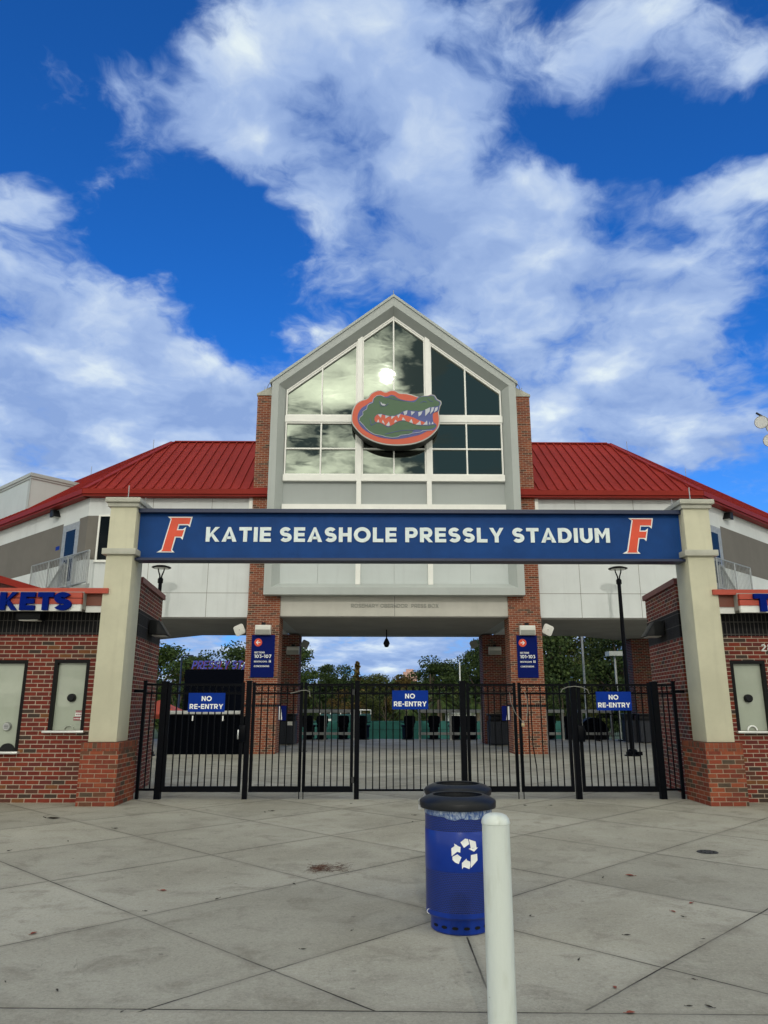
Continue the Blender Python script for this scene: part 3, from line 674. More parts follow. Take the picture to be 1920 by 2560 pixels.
def wpt(t, o, s=1):           # a point on the wing wall plane: t along, o outwards
    return (s * (WX + DRX * t - NX * o), WY + DRY * t - NY * o)
def wbox(mb, t0, t1, o0, o1, z0, z1, s=1):
    return mb.prism_z([wpt(t0, o0, s), wpt(t1, o0, s), wpt(t1, o1, s), wpt(t0, o1, s)], z0, z1)
def wing(s):
    # body
    foot = [(4.21, 24.4), (WX, 24.4), (WX + DRX * L2, WY + DRY * L2), (WX + DRX * L2 - NX * 6.4, WY + DRY * L2 + NY * 6.4), (7.67, 30.6), (4.21, 30.6)]
    foot = [(WX + DRX * L2 - 0, y) if False else (x, y) for x, y in foot]
    foot[3] = (WX + DRX * L2 - NX * 6.4, WY + DRY * L2 + NY * 6.4)
    w = build('wing_wall', MB().prism_z([(s * x, y) for x, y in foot], 4.25, 8.5), M_['stucco_white'], bld)
    inset = [(4.81, 24.45), (WX - .02, 24.45), (WX + DRX * L2 - .3, WY + DRY * L2 - .1), (WX + DRX * L2 - NX * 6.2, WY + DRY * L2 + NY * 6.2), (7.67, 30.5), (4.81, 30.5)]
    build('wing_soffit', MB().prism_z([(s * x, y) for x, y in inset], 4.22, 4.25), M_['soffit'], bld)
    # taupe band at window height
    mb = MB(); mb.box(s * 10.0, s * WX, 24.394, 24.41, 6.18, 7.69)
    mb.box(s * 4.85, s * 9.0, 24.394, 24.41, 6.18, 7.69)
    wbox(mb, 0.004, 0.60, -0.01, 0.006, 6.18, 7.69, s); wbox(mb, 1.80, L2, -0.01, 0.006, 6.18, 7.69, s)
    build('wall_band', mb, M_['stucco_band'], w)
    mb = MB()
    for x in (6.2, 8.2): mb.box(s * x, s * (x + .012), 24.397, 24.402, 4.26, 8.3)
    mb.box(s * 4.81, s * WX, 24.397, 24.402, 5.06, 5.075); mb.box(s * 4.81, s * WX, 24.396, 24.4025, 4.25, 4.27)
    build('control_joint', mb, M_['stucco_band'], w)
    # corner window
    f = MB().box(s * 9.0, s * 9.06, 24.35, 24.41, 6.14, 7.72).box(s * 9.94, s * 10.0, 24.35, 24.41, 6.14, 7.72).box(s * 9.06, s * 9.94, 24.352, 24.41, 7.66, 7.72).box(s * 8.98, s * 10.03, 24.33, 24.41, 6.08, 6.16)
    fo = build('window', f, M_['white_metal'], bld)
    build('pane', MB().box(s * 9.06, s * 9.94, 24.38, 24.39, 6.16, 7.66), M_['dark_glass'], fo)
    build('downpipe', MB().box(s * 4.81, s * 4.93, 24.3, 24.398, 7.3, 8.42), M_['white_metal'], bld)
    # door
    d = MB()
    wbox(d, .60, .72, -0.01, .05, 5.3, 7.6, s); wbox(d, 1.68, 1.80, -0.01, .05, 5.3, 7.6, s); wbox(d, .72, 1.68, -0.01, .048, 7.48, 7.6, s)
    fr_ = build('door_frame', d, M_['galv'], bld)
    d = MB(); wbox(d, .72, .84, -0.01, .03, 5.3, 7.48, s); wbox(d, 1.56, 1.68, -0.01, .03, 5.3, 7.48, s); wbox(d, .84, 1.56, -0.01, .028, 7.36, 7.48, s); wbox(d, .84, 1.56, -0.01, .028, 5.3, 5.55, s); wbox(d, .84, 1.56, -0.01, .026, 6.33, 6.42, s)
    dl = build('door', d, M_['galv'], bld)
    d = MB(); wbox(d, .84, 1.56, -0.01, .012, 5.55, 7.36, s); build('pane', d, M_['dark_glass'], dl)
    d = MB(); wbox(d, 1.60, 1.64, .03, .09, 6.15, 6.45, s); build('handle', d, M_['steel'], dl)
    if s < 0:
        d = MB(); wbox(d, 1.95, 2.25, 0.002, .02, 6.78, 6.92, s); build('door_plate', d, M_['sign_blue'], bld)
    # balcony with galvanised railing
    d = MB(); wbox(d, .55, 5.2, 0.0, 1.36, 5.14, 5.28, s)
    bal = build('balcony', d, M_['slab'], bld)
    g = MB(); z0, z1 = 5.28, 6.40
    def P3(t, o, z): x, y = wpt(t, o, s); return (x, y, z)
    for t, o in ((.72, .03), (.72, 1.32), (2.2, 1.32), (3.7, 1.32), (5.1, 1.32)): g.tube([P3(t, o, 5.2), P3(t, o, z1)], .028, 6)
    g.tube([P3(.72, .03, z1), P3(.72, 1.32, z1)], .026, 6); g.tube([P3(.72, 1.32, z1), P3(5.1, 1.32, z1)], .026, 6)
    g.tube([P3(.72, .03, 5.36), P3(.72, 1.32, 5.36)], .02, 6); g.tube([P3(.72, 1.32, 5.36), P3(5.1, 1.32, 5.36)], .02, 6)
    for i in range(1, 11): g.tube([P3(.72, 1.32 * i / 11, 5.36), P3(.72, 1.32 * i / 11, z1)], .008, 5)
    for i in range(1, 36): g.tube([P3(.72 + 4.38 * i / 36, 1.32, 5.36), P3(.72 + 4.38 * i / 36, 1.32, z1)], .008, 5)
    build('railing', g, M_['galv'], bal)
    g = MB()
    for o in (.45, .55): 
        g.tube([P3(1.75, o, 5.28), P3(1.75, o, 6.15), P3(1.85, o, 6.22), P3(1.98, o, 6.15), P3(3.1, o, 5.3)], .022, 6)
        for i in range(8): g.tube([P3(1.95 + .13 * i, o, 5.28), P3(1.95 + .13 * i, o, 6.12 - .095 * i)], .009, 5)
    g.tube([P3(1.75, .45, 6.0), P3(1.75, .55, 6.0)], .02, 6)
    build('stair_rail', g, M_['galv'], bal)
    # red standing-seam roof
    rp = MB()
    sx = lambda pts: [(s * x, y, z) for x, y, z in pts]
    E2 = (EX + DRX * L2, EY + DRY * L2, EZ); R2 = (RX + DRX * L2, RY + DRY * L2, RZ)
    B1 = (7.14, 32.7, EZ); B2 = (7.14 + DRX * L2, 32.7 + DRY * L2, EZ)
    planes = [[(4.2, EY, EZ), (EX, EY, EZ), (RX, RY, RZ), (4.2, RY, RZ)], [(EX, EY, EZ), E2, R2, (RX, RY, RZ)],
              [(4.2, RY, RZ), (RX, RY, RZ), B1, (4.2, 32.7, EZ)], [(RX, RY, RZ), R2, B2, B1]]
    for p in planes: rp.extrude(sx(p), (0, 0, -0.07))
    # seams
    def seam(a, b, w=.02, h=.05):
        a, b = Vector(a), Vector(b); t = (b - a); side = t.cross(Vector((0, 0, 1))).normalized() * w; nrm = side.cross(t).normalized()
        if nrm.z < 0: nrm = -nrm
        p = [a - side, a + side, a + side + nrm * h, a - side + nrm * h]
        rp.extrude([(s * q.x, q.y, q.z) for q in p], (s * t.x, t.y, t.z))
    x = 4.95
    while x < EX - .15:
        if x <= RX: seam((x, EY, EZ), (x, RY, RZ))
        else:
            f = (EX - x) / (EX - RX); seam((x, EY, EZ), (x, EY + (RY - EY) * f, EZ + (RZ - EZ) * f))
        x += .325
    t = .35
    HL = 4.3
    while t < L2 - .3:
        a = Vector((EX + DRX * t, EY + DRY * t, EZ)); f = min(1.0, t / 1.677)
        b = a + Vector((-NX * 4.3, NY * 4.3, RZ - EZ)) * f
        seam(a, b); t += .4
    # hip and ridge caps
    seam((EX - .01, EY + .03, EZ), (RX + .03, RY - .08, RZ - .06), .13, .05); seam((4.2, RY, RZ - .03), (RX - .05, RY, RZ - .03), .12, .05); seam((RX + DRX * .05, RY + DRY * .05, RZ - .03), (R2[0], R2[1], R2[2] - .03), .12, .05)
    roof = build('wing_roof', rp, M_['roof_red'], bld)
    ft = MB()
    ft.extrude(sx([(4.2, EY - .06, EZ - .17), (EX + .02, EY - .06, EZ - .17), (EX + .02, EY - .06, EZ + .0), (4.2, EY - .06, EZ + .0)]), (0, .05, 0))
    ft.extrude(sx([(4.2, EY - .01, EZ - .24), (EX, EY - .01, EZ - .24), (EX, EY - .01, EZ - .17), (4.2, EY - .01, EZ - .17)]), (0, .3, 0))
    for o0, o1, za, zb in ((.06, .01, -.17, 0), (.01, -.28, -.24, -.17)):
        a = [(EX + DRX * t_ - NX * 0 + NX * o, EY + DRY * t_ - NY * o) for t_, o in ((0, o0), (L2, o0), (L2, o1), (0, o1))]
        ft.prism_z([(s * x_, y_) for x_, y_ in a], EZ + za, EZ + zb)
    build('gutter', ft, M_['trim_red'], roof)
    # lightning rods on the ridge
    for tt in (1.6, 7.0): build('lightning_rod', MB().tube([(s * (RX + DRX * tt), RY + DRY * tt, RZ), (s * (RX + DRX * tt), RY + DRY * tt, RZ + .5)], .012, 5), M_['galv'], roof)
for s in (-1, 1): wing(s)
# plant room rising through the left wing roof
def ept(t, q): return (-(EX + DRX * t - NX * q), EY + DRY * t + NY * q)
pr = build('plant_room', MB().prism_z([ept(5.9, .57), ept(13, .57), ept(13, 4.0), ept(5.9, 4.0)], 8.7, 10.36), M_['panel_pale'], bld)
build('parapet_cap', MB().prism_z([ept(5.82, .49), ept(13, .49), ept(13, 4.0), ept(5.82, 4.0)], 10.36, 10.5).prism_z([ept(5.86, .53), ept(13, .53), ept(13, 4.0), ept(5.86, 4.0)], 10.27, 10.359), M_['frame_grey'], pr)
build('corner_trim', MB().prism_z([ept(5.88, .55), ept(6.1, .55), ept(6.1, .57), ept(5.88, .57)], 8.7, 10.27), M_['frame_grey'], pr)
# little rod on the tower
build('lightning_rod', MB().tube([(0, 24.2, 15.8), (0, 24.2, 16.2)], .012, 5), M_['galv'], bld)
for s in (-1, 1):
    build('lightning_rod', MB().tube([(s * 4.6, 24.5, 12.2), (s * 4.6, 24.5, 12.5)], .012, 5), M_['galv'], bld)
    build('lightning_cable', MB().tube([(s * 4.3, 23.95, 12.5), (s * 4.42, 24.1, 12.38), (s * 4.66, 24.6, 12.16)], .012, 5), M_['galv'], bld)

# ------------------------------------------------------------------ alligator-head emblem hung on the glazing
eb = thing('emblem_sign', 'oval alligator head emblem in orange, blue and green hung on the gable glass', 'sign', (-.1, 23.7, 10.0))
def em(pts): return [(-1.733 + x * .002167 + y * .000034, 12.212 - y * .002291 + x * .000011) for x, y in pts]
def smooth_poly(pts, n=3):
    # closed Catmull-Rom
    out = []; m = len(pts)
    for i in range(m):
        p0, p1, p2, p3 = (pts[(i + j - 1) % m] for j in range(4))
        for q in range(n):
            t = q / n
            out.append(tuple(.5 * ((2 * b) + (c - a) * t + (2 * a - 5 * b + 4 * c - d) * t * t + (3 * b - a - 3 * c + d) * t ** 3) for a, b, c, d in zip(p0, p1, p2, p3)))
    return out
def layer(name, pts, y0, th, m, parent=None, sm=3):
    pts = smooth_poly(pts, sm) if sm else pts
    return build(name, MB().prism_y(em(pts), y0, y0 + th), m, parent or eb)
M_['silver'] = mat('silver_return', (0.44, 0.45, 0.43), 0.45, var=0.05)
M_['em_orange'] = mat('emblem_orange', (0.60, 0.085, 0.032), 0.5, var=0.04, vscale=1)
M_['em_blue'] = mat('emblem_blue', (0.05, 0.075, 0.28), 0.5, var=0.04, vscale=1)
M_['em_green'] = mat('emblem_green', (0.042, 0.115, 0.05), 0.5, var=0.05, vscale=1)
M_['em_white'] = mat('emblem_white', (0.52, 0.55, 0.62), 0.5)
M_['em_dark'] = mat('emblem_black_return', (0.012, 0.012, 0.012), 0.5)
outer = [(112, 560), (128, 440), (180, 330), (260, 272), (365, 232), (420, 160), (500, 112), (580, 100), (655, 128), (740, 98), (815, 106), (880, 142), (1000, 152), (1110, 182), (1185, 208), (1260, 192), (1330, 188), (1390, 170), (1450, 192), (1480, 245), (1535, 275), (1545, 320), (1520, 370), (1500, 455), (1510, 540), (1500, 660), (1440, 760), (1340, 850), (1220, 915), (1060, 962), (880, 980), (700, 975), (540, 945), (400, 890), (270, 810), (175, 710), (125, 630)]
layer('backing', outer, 23.66, .50, M_['em_dark'])
layer('rim', outer, 23.60, .06, M_['silver'])
cx_, cy_ = 830, 560
inner = [(cx_ + (x - cx_) * (1 - 17 / max(60, math.hypot(x - cx_, y - cy_))), cy_ + (y - cy_) * (1 - 17 / max(60, math.hypot(x - cx_, y - cy_)))) for x, y in outer]
layer('orange_field', inner, 23.594, .01, M_['em_orange'])
blue = [(212, 560), (228, 470), (280, 390), (350, 345), (410, 300), (450, 285), (470, 235), (520, 192), (580, 184), (640, 205), (690, 205), (745, 180), (800, 190), (840, 222), (900, 252), (1000, 272), (1080, 275), (1140, 255), (1180, 215), (1260, 200), (1330, 196), (1390, 182), (1440, 202), (1470, 255), (1520, 285), (1530, 320), (1508, 370), (1490, 440), (1410, 475), (1400, 560), (1412, 620), (1456, 662), (1420, 735), (1300, 760), (1200, 810), (1040, 850), (880, 878), (740, 882), (560, 855), (420, 800), (310, 730), (240, 650)]
layer('blue_field', blue, 23.588, .01, M_['em_blue'])
head = [(248, 565), (262, 530), (300, 500), (302, 440), (360, 405), (380, 350), (440, 322), (468, 300), (476, 245), (520, 205), (580, 196), (640, 222), (690, 224), (750, 196), (800, 206), (850, 240), (950, 275), (1060, 295), (1130, 290), (1190, 222), (1260, 208), (1330, 205), (1388, 192), (1430, 210), (1455, 262), (1505, 290), (1515, 320), (1490, 360), (1350, 380), (1280, 420), (1180, 440), (1060, 430), (960, 432), (890, 470), (800, 510), (700, 515), (600, 485), (540, 485), (490, 520), (476, 570), (500, 625), (560, 628), (620, 660), (690, 700), (760, 665), (840, 620), (920, 598), (1000, 610), (1090, 650), (1200, 672), (1330, 672), (1452, 660), (1400, 715), (1250, 738), (1100, 735), (1060, 790), (900, 815), (840, 850), (740, 858), (620, 838), (480, 810), (380, 745), (330, 680), (300, 650), (252, 610)]
layer('head', head, 23.582, .01, M_['em_green'], sm=2)
mouth = [(478, 570), (495, 525), (545, 492), (610, 500), (700, 530), (800, 525), (890, 490), (935, 505), (1000, 518), (1100, 548), (1180, 590), (1270, 620), (1250, 655), (1120, 652), (1040, 625), (940, 590), (850, 605), (770, 655), (690, 685), (620, 650), (560, 622), (500, 615)]
layer('mouth', mouth, 23.576, .012, M_['em_orange'], sm=2)
teeth = [[(536, 498), (598, 492), (580, 552)], [(652, 512), (716, 522), (652, 560)], [(748, 522), (802, 522), (744, 572)], [(836, 510), (892, 484), (856, 555)], [(936, 455), (1002, 430), (990, 490), (955, 512)], [(1056, 448), (1120, 455), (1062, 512)], [(1172, 462), (1238, 445), (1215, 500), (1174, 530)], [(1284, 420), (1362, 385), (1350, 450), (1280, 525)], [(1385, 385), (1428, 380), (1408, 440), (1356, 497)], [(1444, 392), (1488, 376), (1472, 430), (1420, 468)],
         [(516, 622), (540, 574), (556, 622)], [(596, 620), (612, 580), (642, 656)], [(658, 672), (706, 608), (724, 664), (700, 684)], [(786, 630), (806, 578), (838, 608)], [(908, 588), (928, 540), (972, 594)], [(1024, 618), (1062, 568), (1084, 640)], [(1124, 660), (1198, 598), (1212, 662)], [(1240, 662), (1306, 594), (1312, 662)], [(1330, 658), (1346, 608), (1358, 656)], [(1372, 654), (1396, 608), (1406, 650)]]
tm = MB()
for t in teeth: tm.prism_y(em(t), 23.566, 23.58)
build('teeth', tm, M_['em_white'], eb)
eye = MB().prism_y(em([(580, 292), (612, 330), (630, 325), (640, 332), (662, 336), (640, 356), (605, 352), (585, 328)]), 23.566, 23.58)
build('eye', eye, M_['em_white'], eb)
lines = MB()
def line2(pts, w):
    p3 = [Vector((x, 0, z)) for x, z in em(pts)]
    for a, b in zip(p3, p3[1:]):
        t = (b - a).normalized(); nn = Vector((-t.z, 0, t.x)) * w
        lines.extrude([(q.x, 23.572, q.z) for q in (a - nn - t * w * .4, b - nn + t * w * .4, b + nn + t * w * .4, a + nn - t * w * .4)], (0, .008, 0))
line2([(240, 580), (250, 545), (300, 500), (296, 450), (360, 408), (368, 355), (400, 325), (450, 305), (465, 240), (520, 194), (580, 186), (640, 210)], .007)
line2([(245, 600), (310, 670), (335, 705), (400, 765), (480, 810), (600, 830), (660, 850), (760, 860), (840, 850), (890, 825), (1000, 815), (1060, 795), (1200, 775), (1240, 752), (1380, 748)], .007)
build('pale_outline', lines, M_['em_white'], eb)  # pale printed outline around the head
lines = MB()
line2([(690, 225), (760, 240), (840, 262), (960, 280)], .008); line2([(560, 280), (580, 360), (660, 360), (700, 320)], .007); line2([(410, 560), (430, 670), (500, 630)], .009); line2([(1210, 310), (1260, 285), (1310, 300)], .008); line2([(1330, 240), (1370, 280), (1410, 290)], .007); line2([(640, 810), (800, 770), (900, 750), (1100, 745)], .008)
build('crease_line', lines, M_['em_blue'], eb)

# ================================================================== ENTRANCE GATEWAY
gw = thing('entrance_gateway', 'cream stucco gateway with blue name beam across two pillars on brick bases', 'gateway', (0, 12.3, 0))
for s in (-1, 1):
    sh = build('pillar', MB().prism_z([(4.62, 12.08), (5.06, 12.08), (5.06, 12.62), (4.62, 12.62)], .93, 4.72).mirror(s), M_['stucco_cream'], gw, bevel=.008)
    base = build('brick_base', MB().box(4.535, 5.118, 11.965, 12.87, 0, .80).mirror(s), M_['brick_base'], sh)
    build('rowlock_course', MB().box(4.533, 5.12, 11.963, 12.872, .80, .925).mirror(s), M_['brick_soldier'], sh)
    build('belt_course', MB().box(4.56, 5.12, 12.02, 12.68, 3.90, 4.0).mirror(s), M_['stucco_trim'], sh, bevel=.006)
    build('pillar_cap', MB().box(4.585, 5.10, 12.045, 12.66, 4.72, 4.79).box(4.55, 5.135, 12.0, 12.72, 4.791, 4.87).mirror(s), M_['stucco_trim'], sh, bevel=.005)
    build('lightning_rod', MB().tube([(s * 4.86, 12.3, 4.87), (s * 4.86, 12.3, 5.16)], .009, 6), M_['galv'], sh)
    build('lightning_rod', MB().tube([(s * 4.62, 12.5, 4.87), (s * 4.62, 12.5, 5.0)], .006, 6), M_['galv'], sh)
bw = build('name_beam', MB().box(-4.619, 4.619, 12.28, 12.36, 3.87, 4.655), M_['beam_blue'], gw)
build('flange', MB().box(-4.619, 4.619, 12.17, 12.47, 4.655, 4.72).box(-4.64, -4.622, 12.19, 12.45, 3.87, 4.655), M_['beam_navy'], bw)
build('flange', MB().box(-4.619, 4.619, 12.17, 12.47, 3.83, 3.87), M_['beam_navy'], bw)
build('lettering', text_mb('KATIE SEASHOLE PRESSLY STADIUM', -3.475, 3.40, 4.166, 4.420, 12.262, .018, .245, gap=.14), M_['letter_white'], bw)
FO = [(325, 180), (838, 180), (775, 395), (732, 355), (560, 355), (532, 440), (632, 440), (700, 390), (622, 658), (578, 612), (485, 612), (408, 868), (455, 918), (90, 918), (190, 860), (385, 228)]
FI = [(375, 202), (806, 204), (766, 345), (745, 332), (545, 332), (506, 462), (640, 462), (660, 450), (612, 596), (590, 592), (466, 592), (384, 872), (402, 898), (185, 898), (212, 868), (408, 226)]
def fpt(pts, dx_): return [(-4.424 + dx_ + x * .000824 + y * .000067, 4.751 - y * .00084) for x, y in pts]
for dx_ in (0.0, 7.89):
    f = build('emblem_letter', MB().prism_y(fpt(FO, dx_), 12.268, 12.282), M_['paint_white'], bw)
    build('orange_face', MB().prism_y(fpt(FI, dx_), 12.262, 12.27), M_['orange'], f)

# ================================================================== TICKET BOOTHS
def wall_lamp(label, pos, d_out, w, group):
    """wedge-shaped wall pack; pos on the wall, d_out = unit outward direction"""
    o = thing('wall_light', label, 'wall light', pos, group)
    ox, oy = d_out; tx, ty = -oy, ox
    def q(a, b, z): return (pos[0] + tx * a + ox * b, pos[1] + ty * a + oy * b, pos[2] + z)
    b = MB(); h = w / 2
    A = [q(-h, 0, .28), q(h, 0, .28), q(h, 0, 0), q(-h, 0, 0)]
    b.add([q(-h, 0, 0), q(h, 0, 0), q(h, 0, .28), q(-h, 0, .28), q(-h * .92, .34, 0), q(h * .92, .34, 0), q(h * .8, .16, .27), q(-h * .8, .16, .27)],
          [(0, 3, 2, 1), (0, 1, 5, 4), (1, 2, 6, 5), (2, 3, 7, 6), (3, 0, 4, 7), (4, 5, 6, 7)])
    build('housing', b, M_['lamp_dark'], o, bevel=.012)
    l = MB(); l.add([q(-h * .75, .05, -.012), q(h * .75, .05, -.012), q(h * .75, .29, -.012), q(-h * .75, .29, -.012), q(-h * .75, .05, .01), q(h * .75, .05, .01), q(h * .75, .29, .01), q(-h * .75, .29, .01)],
                    [(0, 1, 2, 3), (7, 6, 5, 4), (0, 4, 5, 1), (1, 5, 6, 2), (2, 6, 7, 3), (3, 7, 4, 0)])
    build('lens', l, M_['lens'], o)
    return o

def booth(s):
    side = 'left' if s < 0 else 'right'
    lab = ('red brick ticket booth with two service windows beside the left gateway pillar' if s < 0 else
           'red brick ticket booth numbered 28 beside the right gateway pillar')
    bo = thing('ticket_booth', lab, 'ticket booth', (s * 8, 13.7, 0), 'ticket booths flanking the gateway')
    mx = lambda mb: mb.mirror(s)
    w1 = (6.28, 7.0, .77, 2.2); w2 = (5.27, 5.85, 1.09, 2.21)
    # front wall built around the window openings
    f = MB(); Y0, Y1 = 12.4, 12.62; T = 2.61
    f.box(4.99, w2[0], Y0, Y1, 0, T); f.box(w2[1], w1[0], Y0, Y1, 0, T); f.box(w1[1], 12, Y0, Y1, 0, T)
    for w in (w1, w2): f.box(w[0], w[1], Y0, Y1, 0, w[2]); f.box(w[0], w[1], Y0, Y1, w[3], T)
    sw = build('side_wall', mx(MB().prism_z([(4.70, 12.9), (4.99, 12.9), (5.2, 15.1), (4.94, 15.1)], 0, 2.63).prism_z([(4.70, 12.9), (4.99, 12.9), (5.2, 15.1), (4.94, 15.1)], 3.10, 3.56)), M_['brick_red'], bo)
    f.box(5.3, 12, 14.9, 15.1, 0, 3.2)
    wall = build('wall', mx(f), M_['brick_red'], bo)
    build('soldier_course', mx(MB().box(4.985, 12, Y0 - .004, Y1, T, 2.99)), M_['brick_dark'], wall)
    build('soldier_course', mx(MB().prism_z([(4.697, 12.9), (4.99, 12.9), (5.2, 15.1), (4.937, 15.104)], 2.63, 3.10)), M_['brick_dark'], sw)
    build('coping', mx(MB().prism_z([(4.66, 12.86), (5.04, 12.86), (5.25, 15.14), (4.90, 15.14)], 3.56, 3.66)), M_['coping_red'], sw)
    # windows
    for i, w in enumerate((w1, w2)):
        b = MB(); t = .055; ya, yb = 12.40 - .003, 12.50
        b.box(w[0], w[0] + (t if s < 0 else t), ya + .0, yb, w[2], w[3]).box(w[1] - t, w[1], ya, yb, w[2], w[3]).box(w[0] + t, w[1] - t, ya, yb, w[3] - t, w[3])
        fr2 = build('window', mx(b), M_['bronze_frame'], bo)
        build('pane', mx(MB().box(w[0] + t, w[1] - t, 12.470, 12.476, w[2] + .002, w[3] - t)), M_['blind'], fr2)
        build('sill', mx(MB().box(w[0] - .03, w[1] + .05, 12.31, 12.42, w[2] - .035, w[2] + .0)), M_['alu'], fr2, bevel=.004)
        xc = (w[0] + w[1]) / 2
        rg_ = random.Random(20 + i); tp = MB()
        for cxx in (w[0] + .14, w[1] - .12):
            for czz in (w[3] - .22, w[3] - .52) if i else (w[3] - .75,):
                for q_ in range(4): a_, b_ = cxx + rg_.uniform(-.035, .035), czz + rg_.uniform(-.04, .04); tp.box(a_, a_ + rg_.uniform(.006, .016), 12.4685, 12.4698, b_, b_ + rg_.uniform(.006, .02))
        tp.box(xc - .14, xc + .14, 12.4685, 12.4698, w[3] - .556, w[3] - .552)
        build('tape_residue', mx(tp), M_['speaker_grille'], fr2)
        if i == 0:
            zc = 1.15; c = MB()
            pr_ = [(0, 12.415), (.055, 12.415), (.062, 12.43), (.07, 12.45), (.07, 12.468)]
            c.add([(xc + s * 0 - .12 + r * math.cos(2 * PI * j / 24), y, zc + r * math.sin(2 * PI * j / 24)) for r, y in pr_[1:] for j in range(24)],
                  [(k_ * 24 + j, k_ * 24 + (j + 1) % 24, (k_ + 1) * 24 + (j + 1) % 24, (k_ + 1) * 24 + j) for k_ in range(3) for j in range(24)] + [tuple(range(24))])
            build('speak_through', mx(c), M_['steel'], fr2)
            sl_ = MB()
            for dz_ in (-.022, 0, .022): sl_.box(xc - .12 - .035, xc - .12 + .035, 12.411, 12.416, zc + dz_ - .004, zc + dz_ + .004)
            build('speaker_slot', mx(sl_), M_['black'], fr2)
            a = MB().prism_y([(xc - .16 + .12 * math.cos(PI * j / 16), w[2] + .002 + .12 * math.sin(PI * j / 16)) for j in range(17)], 12.44, 12.469)
            build('pass_through', mx(a), M_['lamp_dark'], fr2)
        else:
            zc = 1.60; c = MB()
            pr_ = [(.045, 12.40), (.062, 12.41), (.066, 12.43), (.066, 12.469)]
            c.add([(xc - .03 + r * math.cos(2 * PI * j / 28), y, zc + r * math.sin(2 * PI * j / 28)) for r, y in pr_ for j in range(28)],
                  [(k_ * 28 + j, k_ * 28 + (j + 1) % 28, (k_ + 1) * 28 + (j + 1) % 28, (k_ + 1) * 28 + j) for k_ in range(3) for j in range(28)] + [tuple(range(28))])
            build('speak_through', mx(c), M_['black'], fr2)
            R1 = .085
            a = MB()
            o_ = [(xc + (-.03 if s < 0 else -.02) + R1 * math.cos(PI * j / 16), w[2] + .003 + R1 * math.sin(PI * j / 16)) for j in range(17)]
            i_ = [(xc + (-.03 if s < 0 else -.02) + (R1 - .02) * math.cos(PI * j / 16), w[2] + .003 + (R1 - .02) * math.sin(PI * j / 16)) for j in range(17)]
            for j in range(16): a.prism_y([o_[j], o_[j + 1], i_[j + 1], i_[j]], 12.44, 12.469)
            build('pass_through', mx(a), M_['paint_white'] if s > 0 else M_['blind'], fr2)
            if s < 0:
                st = build('notice', MB().box(-5.335, -5.45, 12.464, 12.469, 1.31, 1.40), M_['paint_white'], fr2)
                build('red_stripe', MB().box(-5.335, -5.45, 12.462, 12.4645, 1.382, 1.40).box(-5.335, -5.45, 12.462, 12.4645, 1.362, 1.367), M_['sticker_red'], st)
                build('lettering', text_mb('NO EXCHANGES', -5.445, -5.34, 1.370, 1.380, 12.461, .002, mb=text_mb('NO REFUNDS', -5.44, -5.345, 1.325, 1.350, 12.461, .002)), M_['sticker_red'], st)
                st = build('notice', MB().box(-5.33, -5.475, 12.462, 12.4665, 1.245, 1.30), M_['sticker_red'], fr2)
                build('lettering', text_mb('No Smoking', -5.468, -5.375, 1.262, 1.283, 12.459, .002, .16), M_['paint_white'], st)
                build('round_mark', MB().prism_y([(-5.352 + .019 * math.cos(2 * PI * j / 20), 1.272 + .019 * math.sin(2 * PI * j / 20)) for j in range(20)], 12.459, 12.462), M_['paint_white'], st)
    # canopy and fascia
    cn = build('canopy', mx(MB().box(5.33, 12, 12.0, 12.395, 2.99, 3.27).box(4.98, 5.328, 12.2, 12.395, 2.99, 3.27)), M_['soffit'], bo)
    build('white_fascia', mx(MB().box(5.34, 12, 11.95, 12.0, 2.95, 3.06).box(4.98, 5.338, 12.15, 12.2, 2.955, 3.06)), M_['white_fascia'], cn)
    build('red_fascia', mx(MB().box(5.33, 12, 11.935, 12.0, 3.06, 3.15).box(5.335, 12, 11.945, 12.0, 3.163, 3.25)), M_['trim_orange'], cn)
    build('shadow_gap', mx(MB().box(5.336, 12, 11.96, 12.0, 3.15, 3.163)), M_['lamp_dark'], cn)
    build('brown_fascia', mx(MB().box(4.98, 5.329, 12.13, 12.2, 3.06, 3.245)), M_['trim_brown'], cn)
    build('red_flashing', mx(MB().box(4.96, 12.02, 12.03, 15.15, 3.25, 3.335)), M_['trim_orange'], bo)
    # low gable over the windows
    pd = MB().prism_y([(6.2, 3.336), (12.8, 3.336), (9.5, 4.25)], 12.3, 15.0)
    g = build('gable', mx(pd), M_['coping_red'], bo)
    rf = MB().prism_y([(6.05, 3.337), (6.42, 3.337), (9.5, 4.19), (9.5, 4.34)], 12.05, 15.15)
    build('gable_roof', mx(rf), M_['trim_red'], g)
    cl = build('canopy_lamp', mx(MB().box(6.05, 6.45, 12.12, 12.33, 2.83, 2.985)), M_['black'], bo, bevel=.01)
    build('lens', mx(MB().box(6.1, 6.4, 12.14, 12.31, 2.818, 2.83)), M_['lens'], cl)
    if s > 0:
        build('house_number', text_mb('2800', 5.82, None, 2.36, 2.475, 12.385, .014, .17), M_['alu'], bo)
    # letters standing on the fascia
    zb_, zt_ = 2.957, 3.245
    sg = thing('tickets_sign', ('blue raised TICKETS letters along the left booth fascia' if s < 0 else 'blue raised TICKETS letters along the right booth fascia'), 'sign', (s * 6.4, 11.93, 2.95), 'ticket lettering on the booths')
